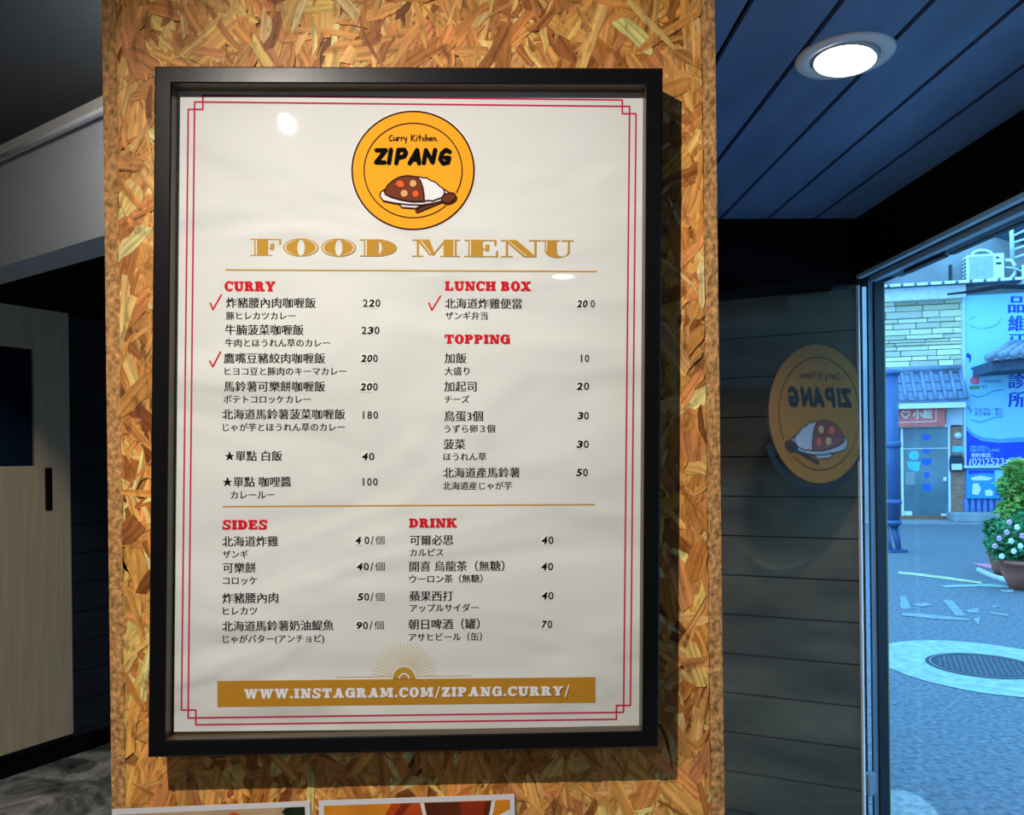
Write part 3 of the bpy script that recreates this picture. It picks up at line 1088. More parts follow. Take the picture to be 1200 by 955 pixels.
LOGO_BIG = [[(246, 336), (311, 335), (243, 420), (302, 421)], [(347, 332), (333, 424)],
            [(400, 332), (384, 426)], [(400, 334), (440, 332), (452, 352), (440, 378), (392, 390)],
            [(478, 426), (530, 334), (543, 426)], [(500, 400), (540, 398)],
            [(576, 424), (592, 335), (638, 420), (656, 333)],
            [(758, 346), (732, 333), (704, 356), (692, 400), (712, 428), (746, 420), (754, 388), (726, 388)]]
LOGO_SMALL = [[(357, 230), (341, 235), (335, 255), (342, 270), (358, 265)], [(366, 245), (368, 266), (380, 264), (386, 245), (388, 268)],
              [(397, 268), (396, 245), (410, 246)], [(420, 268), (419, 245), (434, 246)], [(440, 245), (446, 262)], [(457, 245), (450, 285)],
              [(490, 225), (490, 270)], [(513, 230), (491, 250), (515, 270)], [(527, 245), (527, 268)], [(528, 231), (528, 233)], [(548, 228), (548, 268)], [(538, 243), (560, 242)],
              [(581, 247), (570, 252), (568, 263), (583, 267)], [(592, 225), (592, 268)], [(593, 252), (605, 248), (607, 268)], [(617, 258), (632, 256), (628, 246), (618, 250), (617, 265), (632, 268)],
              [(643, 268), (642, 246)], [(644, 252), (657, 247), (660, 266), (670, 268)]]
b = MB(INK)
logo(b, lambda x, y, k: S(400 + x / 5.97, 120 + y / 5.97, k), dict(white=P_white, dark=P_dark, orange=P_orange, black=P_marker, brown=P_brown, spoon=P_spoon, carrot=P_carrot, tan=P_tan))
b.build('logo', sheet, fix=False)

# ------------------------------------------------------------------ photo cards under the poster
M_card = mat('card_white', rgb(226, 226, 232), 0.4, 0.3, vary=0.01)


def card(label, tl, tr, itl, itr, shapes):
    y = 0.998 - 0.0045
    a, c = at_y(*tl, y), at_y(*tr, y)
    u = (c - a); w = u.length; u.normalize()
    v = Vector((u.z, 0, -u.x)); h = w * 0.72
    if v.z > 0: v = -v
    cd = thing('photo_card', label, 'photo card', a + v * h + u * w / 2)
    q = [a + v * h, c + v * h, c, a]
    b = MB()
    th = Vector((0, 0.0012, 0))
    b.hexa([q[0], q[1], q[1] + th, q[0] + th, q[3], q[2], q[2] + th, q[3] + th], M_card)
    b.build('card_border', cd)
    b = MB()
    bd = 0.0062
    i0, i1 = a + u * bd + v * bd, a + u * (w - bd) + v * bd
    IW, IH = w - 2 * bd, h - 2 * bd

    def T(s, t, k):
        return i0 + u * (s * IW) + v * (t * IH) + Vector((0, -0.0002 * k, 0))
    for k, (pts, m) in enumerate(shapes):
        b.poly([T(min(max(s, 0), 1), min(max(t, 0), 1), k + 1) for s, t in pts], m)
    b.build('picture', cd, fix=False)


def fm_(n_, r, g, bb, v=0.2, sc=25):
    return mat(n_, rgb(r, g, bb), 0.4, 0.3, vary=v, scale=sc)


C_beige, C_tom, C_leaf = fm_('print_beige', 190, 160, 124), fm_('print_tomato', 206, 92, 40), fm_('print_leaf', 34, 46, 26, .5)
C_or, C_red, C_rust, C_bowl, C_sauce = fm_('print_orange', 226, 140, 36), fm_('print_brick', 190, 74, 24), fm_('print_rust', 140, 44, 14), fm_('print_rim', 236, 232, 226, .02), fm_('print_sauce', 92, 38, 16, .4)
leafs = []
rr = random.Random(3)
card('white bordered food photo card at lower left of the board, showing salad leaves', (131, 948.6), (363, 938.8), None, None,
     [([(0, 0), (1, 0), (1, 1), (0, 1)], C_beige),
      (ell(.50, .50, .40, .42, 0, 360, 30)[:-1], C_bowl),
      (ell(.50, .52, .36, .36, 0, 360, 30)[:-1], C_sauce),
      (ell(.62, .12, .055, .10, 0, 360, 20)[:-1], C_tom),
      ([(.88, .03), (.90, .0), (1, 0), (1, .30), (.94, .26), (.90, .18), (.86, .14), (.91, .09)], C_leaf),
      ([(.875, .03), (.93, .05), (.92, .09)], C_leaf)])
card('white bordered food photo card at bottom centre of the board, showing a curry bowl', (373.4, 938.4), (603, 930.8), None, None,
     [([(0, 0), (1, 0), (1, 1), (0, 1)], C_or),
      ([(.26, .26), (.36, .0), (.93, .0), (1, .14), (1, 1), (.1, 1)], C_red),
      ([(.33, .30), (.40, .12), (.47, .0), (.42, .0), (.36, .12), (.29, .30)], C_rust),
      ([(.60, .0), (1, 0.0), (1, .10), (.95, .14), (.85, .05)], C_or),
      ([(.88, .16), (1, .07), (1, .24)], C_bowl),
      (ell(.72, -.08, .205, .46, 0, 180, 30), C_bowl),
      (ell(.72, -.08, .185, .43, 0, 180, 30), C_sauce),
      (ell(.80, -.02, .07, .22, 0, 180, 14), C_rust)])


# ------------------------------------------------------------------ recessed downlights
M_trim = mat('downlight_trim_white', rgb(235, 238, 240), 0.4, 0.4, vary=0.01)
M_lampglow = emit_mat('lamp_lens', (1.0, 0.93, 0.80, 1), 40.0)
M_gimbal = mat('gimbal_white', rgb(205, 210, 214), 0.35, 0.4, vary=0.02)


def downlight(x, y, label, aim, power, d=0.095, z=CEIL, soft=0.02, color=LAMP_COLOR, cone=150, blend=0.6):
    t = thing('recessed_downlight', label, 'ceiling light', (x, y, z), None)
    b = MB()
    b.lathe((x, y, z), [(d * .69, -.003), (d * .70, -.004), (d * .80, -.006), (d * .96, -.005), (d, -.001), (d, .002)], M_trim, 48)
    b.lathe((x, y, z), [(d * .69, .006), (d * .69, -.001)], M_gimbal, 48)
    b.build('trim_ring', t)
    ax = Vector(aim).normalized()
    c = Vector((x, y, z - 0.008))
    b = MB()
    b.lathe(c, [(d * .60, -.003), (d * .61, .003), (d * .65, .004), (d * .67, -.002), (d * .67, -.018)], M_gimbal, 40, ax)
    b.build('gimbal', t)
    b = MB()
    b.lathe(c, [(0.0004, -.001), (d * .3, -.0005), (d * .61, -.001)], M_lampglow, 40, ax)
    b.build('lamp_lens', t)
    ld = bpy.data.lights.new('downlight_beam', 'SPOT')
    ld.energy = power
    ld.color = color
    ld.spot_size = math.radians(cone)
    ld.spot_blend = blend
    ld.shadow_soft_size = soft
    lo = bpy.data.objects.new('downlight_beam', ld)
    COL.objects.link(lo)
    lo.location = c + ax * 0.03
    lo.rotation_euler = ax.to_track_quat('-Z', 'Y').to_euler()
    lo.parent = t
    lo.matrix_parent_inverse = t.matrix_world.inverted()
    return t


pD = at_z(990, 66, CEIL)
downlight(pD.x, pD.y, 'round white recessed ceiling light glowing among the blue grey planks', (-.10, -.05, -1), 42.0, 0.098)
downlight(-0.47, -0.02, 'recessed spotlight in the plank ceiling aimed at the menu poster', (.67, .97, -1.22), LAMP_POWER, 0.024, soft=0.009, cone=97, blend=1.0)
downlight(-1.7, -1.5, 'unseen fill light added in the ceiling towards the back of the shop, far from the window', (0, 0, -1), 44.0, 0.08, soft=.08)  # unseen lamp, added as warm fill for the shadows
downlight(0.35, -1.7, 'unseen fill light added in the ceiling towards the back of the shop, nearer the window', (0, 0, -1), 40.0, 0.08, soft=.08)  # second added fill lamp behind the camera, out of view
downlight(-0.72, 1.95, 'unseen fill light added in the higher grey ceiling beside the strand board column', (-.5, .5, -1), 58.0, 0.07, EYE + 1.2, .06, (1.0, .93, .82))  # hidden lamp added to brighten the dark left side

# ------------------------------------------------------------------ glass leaf with a painted-in reflection of the logo
dG = Vector((0.90, 0.43, 0)).normalized()
nG = Vector((dG.y, -dG.x, 0))
pG = at_y(1009.0, 640, 2.74)
pG.z = 0
GL = 0.80
leaf = thing('glass_door_leaf', 'clear glass leaf with painted-in reflection of a round curry logo in front of dark boards', 'glass door', pG)
frG = lambda s, t, z: pG + dG * s + nG * t + Vector((0, 0, z))
M_leaf = glass_mat('leaf_glass', (0.96, 0.97, 0.96, 1), refl=0.01, graze=0.3)
M_edge = mat('polished_glass_edge', rgb(250, 252, 252), 0.3, 0.5, vary=0.15, scale=3, stretch=(1, 1, 4))  # near-white colour stands in for daylight caught by the edge
ZG = HB - 0.02
b = MB(); b.box(-GL, -0.004, 0.01, -0.004, 0.004, ZG, M_leaf, frG)
b.build('glass_pane', leaf)
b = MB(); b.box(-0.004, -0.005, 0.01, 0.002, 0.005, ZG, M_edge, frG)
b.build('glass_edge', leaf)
pc = on_plane(960, 485, pG, nG)
sc_, zc_ = (pc - pG).dot(dG), pc.z
RAD = 84.5 / F * pc.y
OP = 0.5
G = dict(white=reflection_mat('reflection_white', rgb(170, 172, 174), .55), dark=reflection_mat('reflection_dark', rgb(40, 26, 22), .55), orange=reflection_mat('reflection_orange', rgb(190, 122, 30), .42), black=reflection_mat('reflection_black', rgb(22, 18, 18), .72),
         brown=reflection_mat('reflection_brown', rgb(110, 50, 36), .7), spoon=reflection_mat('reflection_spoon', rgb(50, 34, 26), .75), carrot=reflection_mat('reflection_carrot', rgb(210, 90, 46), .6), tan=reflection_mat('reflection_tan', rgb(190, 150, 100), .6))
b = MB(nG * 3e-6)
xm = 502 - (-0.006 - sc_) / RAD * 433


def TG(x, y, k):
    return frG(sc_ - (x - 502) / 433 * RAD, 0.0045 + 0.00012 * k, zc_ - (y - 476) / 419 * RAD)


for q in ring(502 + 34, 476 + 40, 440, 432, 40, 40, 20, 170, 40):  # dark drop-shadow crescent painted in at the logo's lower left
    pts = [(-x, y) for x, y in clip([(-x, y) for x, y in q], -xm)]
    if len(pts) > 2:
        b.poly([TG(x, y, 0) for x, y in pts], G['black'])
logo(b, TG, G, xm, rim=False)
b.build('logo_reflection', leaf, fix=False)  # the logo's reflection in the glass, laid on as translucent colour
zh1, zh0 = on_plane(1020, 905, pG, nG).z, on_plane(1020, 931, pG, nG).z
b = MB()
b.box(0.012, -0.012, zh0, 0.048, 0.012, zh1, mat('patch_steel', rgb(120, 134, 142), .4, .4), frG)
b.build('patch_hinge', leaf, bevel=0.004)

# ------------------------------------------------------------------ outside: street
m = mat('asphalt', rgb(104, 108, 112), 0.85, 0.2, vary=0.42, scale=30, detail=12, bump=0.2)
M_asphalt = m
b = MB(); b.box(1.47, -6, -0.1, 40, 60, -0.002, M_asphalt)
o = b.build('ground'); struct(o)
M_mark = mat('worn_road_paint', rgb(150, 166, 160), 0.8, 0.2, vary=0.22, scale=12)
M_mark2 = mat('faded_road_paint', rgb(132, 142, 142), 0.8, 0.2, vary=0.15, scale=14)


def G0(px, py, z=0.0):
    return at_z(px, py, z)


# manhole with painted ring
cM = G0(1152, 780)
cM.z = 0
rx_out = (G0(1152, 781).y)
b = MB()
RO, RI = 1.0, 0.40
rr_o = []
edge_px = [(1040, 764), (1042, 772), (1058, 784), (1090, 798), (1125, 808), (1160, 812), (1200, 812)]
n_ = 56
ringv = []
wx, wy = 0.665, 0.78
for i in range(n_):
    a = 2 * math.pi * i / n_
    ringv.append((math.cos(a), math.sin(a)))
vs, fs = [], []
for (c, s) in ringv:
    vs.append((cM.x + wx * c, cM.y + wy * s, 0.0022)); vs.append((cM.x + 0.36 * c, cM.y + 0.36 * s, 0.0022))
for i in range(n_):
    j = (i + 1) % n_
    fs.append((2 * i, 2 * j, 2 * j + 1, 2 * i + 1))
b.mesh(vs, fs, M_mark)
tag(b.build('painted_ring', fix=False), 'pale painted ring on the asphalt around the manhole cover', 'road marking')
M_iron = mat('cast_iron', rgb(58, 66, 72), 0.6, 0.4, metal=0.4, vary=0.2, scale=30)
M_iron2 = mat('worn_iron', rgb(128, 136, 138), 0.5, 0.5, metal=0.4, vary=0.15, scale=30)
mh = thing('manhole_cover', 'round patterned iron manhole cover inside the painted ring', 'manhole cover', (cM.x, cM.y, 0))
b = MB(); b.lathe((cM.x, cM.y, 0), [(0.001, .003), (.325, .003), (.355, .004), (.36, .0)], M_iron, 48)
for i in range(-8, 9):
    for j in range(-8, 9):
        x, y = i * .037 + (.018 if j % 2 else 0), j * .037
        if math.hypot(x, y) < .29:
            b.box(cM.x + x - .011, cM.y + y - .005, .003, cM.x + x + .011, cM.y + y + .005, .0065, M_iron2)
for q in ring(0, 0, .335, .335, .012, .012, 0, 360, 48):
    b.poly([(cM.x + x, cM.y + y, .0058) for x, y in q], M_iron2)
b.build('cover_plate', mh)


def road_patch(pts, m, name, label, z=0.003, cat='road marking'):
    b = MB()
    b.poly([G0(x, y, z) for x, y in pts], m)
    return tag(b.build(name, fix=False), label, cat)


M_yel = mat('yellow_road_paint', rgb(186, 182, 136), 0.8, 0.2, vary=0.3, scale=10)
road_patch([(1053, 669.5), (1080, 672), (1110, 676), (1150, 681.5), (1150, 684), (1110, 679), (1080, 675), (1053, 672)], M_yel, 'road_line', 'thin worn yellow line crossing the asphalt before the shop')
road_patch([(1100, 686), (1160, 684), (1190, 687), (1186, 689), (1150, 687), (1110, 688)], M_mark, 'paint_streak', 'worn white paint streak below the yellow line')
road_patch([(1172, 691), (1188, 691), (1187, 694), (1174, 693)], M_mark, 'paint_patch', 'small worn white paint patch before the flower pots')
M_rough = mat('pale_worn_concrete', rgb(150, 150, 144), 0.9, 0.1, vary=0.3, scale=30, bump=0.5)
b = MB()
for k, pts in enumerate(([(1055, 697.5), (1062, 699), (1066, 709), (1068, 713), (1058, 714), (1055, 711)], [(1067, 708), (1085, 706), (1093, 709), (1080, 711)], [(1057, 718), (1080, 719), (1136, 725), (1136, 727), (1095, 725), (1057, 721)],
                         [(1104, 702.5), (1116, 703.5), (1132, 721.5), (1120, 721.5)], [(1132, 715), (1147, 712.5), (1147, 718), (1135, 717.5)], [(1141, 724), (1149, 724), (1147, 732), (1143, 729)], [(1162, 709), (1172, 710), (1164, 712.5)], [(1160, 717), (1182, 720), (1181, 722), (1161, 719)])):
    b.poly([G0(x, y, 0.003) for x, y in pts], M_mark2)
tag(b.build('road_lettering', fix=False), 'faded white painted road lettering beyond the manhole', 'road marking')
# concrete slab by the window
pts = [(1036, 925), (1060, 926), (1076, 932), (1092, 944), (1100, 955), (1110, 990), (1036, 990)]
b = MB()
top = [G0(x, y, 0.02) for x, y in pts]
bot = [Vector((q.x, q.y, -0.001)) for q in top]
b.poly(top, M_rough)
for i in range(len(pts)):
    b.poly([top[i - 1], top[i], bot[i], bot[i - 1]], M_rough)
tag(b.build('concrete_slab'), 'rough pale concrete slab on the ground outside the window', 'slab')

# ------------------------------------------------------------------ outside: shop front across the street
P0 = at_z(1050, 618, 0.0)
P0 = Vector((8.95, 17.7, 0))
uF = Vector((0.9655, -0.2607, 0))
nF = Vector((-0.2607, -0.9655, 0))


def ft(px, py, off=0.0):
    """facade coordinates (s, z) of a photographed point that lies off metres before the facade"""
    p = on_plane(px, py, P0 + nF * off, nF)
    return (p - P0).dot(uF), p.z


frF = lambda s, t, z: P0 + uF * s + nF * t + Vector((0, 0, z))


def fbox(mb, px0, py0, px1, py1, o0, o1, m, z0=None, z1=None):
    pm = (py0 + py1) / 2
    s0, s1 = ft(px0, pm, o1)[0], ft(px1, pm, o1)[0]
    pmx = (px0 + px1) / 2
    zt, zb = ft(pmx, py0, o1)[1], ft(pmx, py1, o1)[1]
    if z0 is not None: zb = z0
    if z1 is not None: zt = z1
    mb.box(s0, o0, zb, s1, o1, zt, m, frF)
    return s0, s1, zb, zt


def floc(px, py, off=0.0):
    return on_plane(px, py, P0 + nF * off, nF)


M_conc = mat('grey_render', rgb(150, 150, 148), 0.9, 0.1, vary=0.12, scale=2)
M_brown = mat('brown_frame', rgb(150, 98, 70), 0.6, 0.3, vary=0.2)
M_steel = mat('pale_steel', rgb(205, 215, 215), 0.4, 0.5, metal=0.2, vary=0.05)
# building shell
bld = thing('shop_building', 'grey rendered building with pale stone cladding across the street', 'building', P0 + uF * 3)
b = MB()
b.box(-4, -6, 0.0, 12, -0.05, 11, M_conc, frF)
b.build('wall', bld)
# stone cladding modelled course by course
m = bpy.data.materials.new('ledge_stone')
n, l, p = nodes_of(m)
at = n.new('ShaderNodeVertexColor'); at.layer_name = 'stone'
l.new(at.outputs['Color'], p.inputs['Base Color']); p.inputs['Roughness'].default_value = 0.85
M_stone = m
s0, zt = ft(1030, 352); s1 = ft(1131, 400)[0]; zb = ft(1080, 436)[1]
zt = ft(1080, 347)[1]
vs, fs, cc = [], [], []
z = zb
rs = random.Random(5)
while z < zt:
    h = rs.choice([.07, .10, .13, .16])
    s = s0 - rs.uniform(0, .4)
    while s < s1:
        w = rs.uniform(.3, .75)
        a, c2 = max(s, s0), min(s + w - .018, s1)
        if c2 > a:
            t = rs.uniform(0.01, 0.05)
            k = len(vs)
            for q in ((a, -.05, z), (c2, -.05, z), (c2, t, z), (a, t, z), (a, -.05, z + h - .018), (c2, -.05, z + h - .018), (c2, t, z + h - .018), (a, t, z + h - .018)):
                vs.append(tuple(frF(*q)))
            g = rs.uniform(.55, 1.0)
            colr = (lin(238) * g, lin(228) * g, lin(196) * g * rs.uniform(.85, 1.05), 1)
            for f in [(3, 2, 1, 0), (4, 5, 6, 7), (0, 1, 5, 4), (1, 2, 6, 5), (2, 3, 7, 6), (3, 0, 4, 7)]:
                fs.append(tuple(i + k for i in f)); cc.append(colr)
        s += w
    z += h
me = bpy.data.meshes.new('stone_cladding'); me.from_pydata(vs, [], fs); me.materials.append(M_stone)
ca = me.color_attributes.new('stone', 'FLOAT_COLOR', 'CORNER')
li = 0
for i, f in enumerate(fs):
    for _ in f:
        ca.data[li].color = cc[i]; li += 1
o = bpy.data.objects.new('stone_cladding', me); COL.objects.link(o); o.parent = bld; o.matrix_parent_inverse = bld.matrix_world.inverted()
bm = bmesh.new(); bm.from_mesh(me); bmesh.ops.recalc_face_normals(bm, faces=bm.faces); bm.to_mesh(me); bm.free()
# door surround, brick pier
M_brick = mat('brown_tile_pier', rgb(168, 120, 100), 0.8, 0.2, vary=0.35, scale=6, stretch=(1, 1, 5))
b = MB(); sb = fbox(b, 1113, 500, 1132, 622, -0.05, 0.03, M_brick, z0=0.0)
b.build('pier', bld)
b = MB(); fbox(b, 1030, 498, 1054, 622, -0.05, 0.03, M_brown, z0=0.0)
b.build('left_pier', bld)
b = MB(); fbox(b, 1108.5, 470, 1131, 498, -0.05, 0.05, mat('pale_panel', rgb(205, 210, 214), .6, .2, vary=.03))
b.build('blank_panel', bld)
# pale fascia under the eave
b = MB(); fbox(b, 1030, 336, 1132, 351, -0.05, 0.25, mat('pale_fascia', rgb(205, 205, 205), .7, .2, vary=.1))
b.build('fascia', bld)
# sloping white edge upper left
b = MB()
M_soff = mat('white_soffit', rgb(236, 238, 238), 0.6, 0.2, vary=0.02)
q = [floc(1030, 318, .0), floc(1030, 335, .0), floc(1052, 316, .0), floc(1088, 303.5, .0), floc(1080, 299, 0)]
th = nF * 0.12
b.poly([v + th for v in q], M_soff); b.poly(list(reversed(q)), M_soff)
for i in range(len(q)):
    b.poly([q[i - 1], q[i], q[i] + th, q[i - 1] + th], M_soff)
b.build('gable_edge', bld)
b = MB(); fbox(b, 1113, 310, 1115.5, 330, -0.05, 0.02, mat('dark_slot', rgb(60, 64, 72), .8, .1))
b.build('downpipe', bld)

# ribbed eave across the facade
M_tile = mat('blue_grey_tile', rgb(120, 136, 160), 0.5, 0.4, vary=0.2, scale=4)
M_tilel = mat('pale_tile_end', rgb(235, 226, 200), 0.6, 0.3, vary=0.15, scale=5)
eave = thing('roof_eave', 'narrow ribbed tile eave with pale tile ends above the stone wall', 'roof', floc(1080, 335, .3))
s0, z0 = ft(1025, 336, .35); s1, z1 = ft(1330, 336, .35)
ze = ft(1117, 331, .35)[1]
b = MB(); b.box(s0, -0.05, ze - 0.02, s1, .38, ze + 0.03, M_tile, frF)
b.build('roof_slab', eave)
b = MB()
s = s0
i = 0
while s < s1:
    b.tube([frF(s, -0.03, ze + .06), frF(s + .02, .40, ze + 0.01)], .035, M_tile, 8)
    b.box(s + .03, .36, ze - .03, s + .24, .41, ze + .03, M_tilel, frF)
    s += .27
b.build('tile_ends', eave)
# black cable bundle under the eave
b = MB()
cab = mat('black_cable', rgb(24, 24, 30), .6, .3)
for k in range(4):
    b.tube([floc(1128 - 6 * k, 343 + k * .6, .5), floc(1150, 338 + k, .5), floc(1172, 334 + k, .5), floc(1200, 334.5 + k, .5), floc(1240, 337 + k, .5)], .022, cab, 6)
tag(b.build('cable_bundle'), 'bundle of black cables sagging under the eave over the blue sign', 'cable')

# air conditioners
M_acw = mat('ac_casing', rgb(228, 234, 232), 0.5, 0.3, vary=0.03)
M_acg = mat('ac_grille', rgb(166, 182, 186), 0.6, 0.3, vary=0.1, scale=40)
M_acd = mat('ac_slot', rgb(46, 60, 74), 0.7, 0.2)


def aircon(px0, py0, px1, py1, off, label):
    s0, zt = ft(px0, (py0 + py1) / 2, off)[0], ft((px0 + px1) / 2, py0, off)[1]
    s1, zb = ft(px1, (py0 + py1) / 2, off)[0], ft((px0 + px1) / 2, py1, off)[1]
    ac = thing('air_conditioner', label, 'air conditioner', frF((s0 + s1) / 2, off - .15, zb))
    b = MB(); b.box(s0, off - .32, zb, s1, off, zt, M_acw, frF)
    b.build('casing', ac, bevel=0.015)
    w, h = s1 - s0, zt - zb
    b = MB(); b.box(s0 + .06 * w, off, zb + .06 * h, s0 + .70 * w, off + .012, zt - .08 * h, M_acg, frF)
    b.build('grille', ac)
    b = MB()
    cx, cz = s0 + .38 * w, zb + .49 * h
    for q in (.12, .24, .36):
        pr = [frF(cx + q * h * math.cos(2 * math.pi * k / 28), off + .018, cz + q * h * math.sin(2 * math.pi * k / 28)) for k in range(29)]
        b.tube(pr, .003, M_acw, 5)
    for k in range(8):
        a = math.pi * k / 8
        b.tube([frF(cx - .4 * h * math.cos(a), off + .018, cz - .4 * h * math.sin(a)), frF(cx + .4 * h * math.cos(a), off + .018, cz + .4 * h * math.sin(a))], .002, M_acw, 5)
    b.build('fan_guard', ac)
    for r in range(6):
        for c in range(3):
            zz = zb + h * (.12 + .14 * r)
            b = MB()
            b.box(s0 - .004, off - .27 + .08 * c, zz, s0 + .002, off - .22 + .08 * c, zz + .05, M_acd, frF)
            b.build('vent_slot', ac)
    b = MB(); b.box(s0 + .78 * w, off, zt - .2 * h, s0 + .86 * w, off + .006, zt - .13 * h, M_acd, frF)
    b.build('badge', ac)
    b = MB(); b.box(s0 + .78 * w, off, zt - .42 * h, s0 + .92 * w, off + .006, zt - .34 * h, M_acd, frF)
    b.build('badge', ac)
    return s0, s1, zb, zt


A = aircon(1133, 297.5, 1177, 329, .35, 'white outdoor air conditioner unit standing on the eave')
aircon(1198, 309, 1240, 331, .35, 'white air conditioner at the right window edge, mostly cut off')
b = MB()
pr = []
for i in range(13):
    a = math.pi * i / 12
    pr.append(floc(1151 - 12.5 * math.cos(a), 300 - 7 * math.sin(a), .02))
b.tube(pr, .03, M_acw, 8)
tag(b.build('duct_arch'), 'white arched duct on the wall above the air conditioner', 'duct')
b = MB()
b.tube([floc(1178, 305, .3), floc(1185, 305, .3), floc(1189, 311, .3), floc(1189, 321, .3), floc(1184, 327, .3)], .04, M_acw, 8)
b.tube([floc(1178, 313, .3), floc(1188, 314, .3), floc(1198, 318, .3)], .018, M_acw, 6)
tag(b.build('refrigerant_hose'), 'white hose looping out of the air conditioner', 'hose')
# steel rack at the right
rk = thing('steel_rack', 'white steel rack with slanted bars beside the air conditioner', 'rack', floc(1186, 330, .3))
b = MB()
b.tube([floc(1185, 262, .3), floc(1186.5, 303, .3)], .045, M_steel, 8)
b.build('post', rk)
for (y0, y1) in ((285, 277), (293, 285), (303, 294), (277, 262)):
    b = MB(); b.tube([floc(1186, y0, .3), floc(1236, y1 - 8, .3)], .028, M_steel, 6); b.build('bar', rk)
b = MB()
qq = [floc(1160, 276, .2), floc(1190, 285, .2), floc(1240, 285, .2), floc(1240, 262, .2), floc(1172, 262, .2)]
b.poly(qq, M_acd); b.poly([v + nF * .06 for v in qq], M_acd)
for i in range(5):
    b.poly([qq[i - 1], qq[i], qq[i] + nF * .06, qq[i - 1] + nF * .06], M_acd)
tag(b.build('dark_awning'), 'dark slanted awning behind the white steel rack', 'awning')

# tiled canopy over the shop door
can = thing('tiled_canopy', 'blue grey tiled canopy over the glass shop door', 'canopy', floc(1085, 475, .3))
s0 = ft(1027, 450, .35)[0]; s1 = ft(1131, 450, .35)[0]
zc1 = ft(1085, 434, .05)[1]; zc0 = ft(1085, 469, .42)[1]
b = MB()
b.hexa([frF(s0, -.05, zc1 - .08), frF(s1, -.05, zc1 - .08), frF(s1, .42, zc0 - .04), frF(s0, .42, zc0 - .04), frF(s0, -.05, zc1), frF(s1, -.05, zc1), frF(s1, .42, zc0), frF(s0, .42, zc0)], M_tile)
b.build('roof_slab', can)
b = MB()
nr = 9
for i in range(nr + 1):
    s = s0 + (s1 - s0) * i / nr
    b.tube([frF(s, -.03, zc1 + .02), frF(s, .44, zc0 + .02)], .045, M_tile, 8)
for j in range(4):
    t = j / 3 * .42
    zz = zc1 + (zc0 - zc1) * (t + .05) / .47
    b.tube([frF(s0, t, zz + .015), frF(s1, t, zz + .015)], .022, M_tile, 6)
b.build('roof_tiles', can)
b = MB(); b.tube([frF(s0, 0, zc1 + .04), frF(s1, 0, zc1 + .04)], .07, M_tile, 8)
b.build('ridge', can)
b = MB(); b.box(s0, .28, zc0 - .17, s1, .40, zc0 - .05, M_white, frF)
b.build('fascia', can)

# red shop sign
M_redsign = mat('red_sign', rgb(232, 112, 100), 0.6, 0.2, vary=0.12, scale=3)
M_cream = mat('cream_paint', rgb(240, 220, 200), 0.6, 0.2, vary=0.03)
sg = thing('red_sign_board', 'red shop sign with cream heart and characters over the glass door', 'sign', floc(1078, 499, .2))
b = MB(); R_ = fbox(b, 1040, 473, 1107.5, 500, .03, .2, M_redsign)
b.build('board', sg)
T_F = lambda off: (lambda x, y: floc(x, y, off))
b = MB(nF * 3e-5)
stroke(b, [(1040, 479), (1097, 477.2), (1097, 493.6), (1040, 495.6)], .8, M_cream, T_F(.205), True, 4)
put_text(b, '小館', 1070, 1092, 485.6, M_cream, T_F(.205), 0.03, sl=-.03)
stroke(b, [(1061, 483.5), (1058.5, 481.5), (1056.5, 483.5), (1058, 487), (1061.5, 490), (1065, 486.5), (1066, 483), (1063.5, 481.5)], 1.3, M_cream, T_F(.205), True, 6)
stroke(b, [(1048, 484), (1051.5, 483.8)], 1.1, M_cream, T_F(.205), n=4)
stroke(b, [(1049, 489), (1052, 488.7)], 1.1, M_cream, T_F(.205), n=4)
b.build('lettering', sg, fix=False)

# glass shop door
dr = thing('glass_shop_door', 'framed glass shop door with blue stickers under the red sign', 'door', floc(1084, 610, .05))
M_dg = mat('shop_door_glass', rgb(92, 112, 118), 0.12, 0.5, vary=0.3, scale=1.2)
b = MB(); fbox(b, 1059, 502, 1113, 606, -.05, .01, M_dg)
b.build('pane', dr)
b = MB()
fbox(b, 1056, 500, 1058.8, 607, -.05, .05, M_white)
fbox(b, 1111.5, 500, 1113.8, 607, -.05, .05, M_white)
fbox(b, 1054, 497, 1114, 501, -.05, .05, M_steel)
fbox(b, 1056, 525, 1113, 526, -.0, .03, M_steel)
b.build('frame', dr)
b = MB(); fbox(b, 1053, 604.5, 1114, 610, -.05, .07, M_brown)
b.build('sill', dr)
M_stk = mat('blue_sticker', rgb(40, 100, 196), .5, .2, vary=.05)
M_stc = mat('cyan_sticker', rgb(96, 190, 205), .5, .2, vary=.1)
b = MB(nF * 3e-5)
for pts in (ell(1085, 512, 5, 3.6, 0, 360, 12)[:-1], [(1081, 525.5), (1089.5, 525.5), (1089.5, 530), (1085.5, 531.5), (1081, 530)], [(1079.5, 537.5), (1092, 537.5), (1091.5, 542.5), (1086, 546), (1081, 543.5)],
            [(1082, 554), (1085, 553.5), (1089.5, 554), (1089, 557.5), (1086, 561), (1083.5, 558)], [(1081.5, 567), (1090.5, 567), (1090.5, 574.5), (1086, 575), (1081.5, 574.5)]):
    b.poly([floc(x, y, .013) for x, y in pts], M_stk)
for pts in (ell(1071, 533.5, 6.2, 5.6, 0, 360, 14)[:-1], [(1063, 541), (1079, 541), (1077, 551), (1073, 552.5), (1068, 551), (1064, 548)]):
    b.poly([floc(x, y, .013) for x, y in pts], M_stc)
b.build('stickers', dr, fix=False)
b = MB(); fbox(b, 1061, 553, 1072.5, 568, .01, .02, M_conc)
b.build('notice', dr)
b = MB(); fbox(b, 1105.5, 559, 1109.5, 563.5, .01, .05, M_white)
b.build('lock', dr)
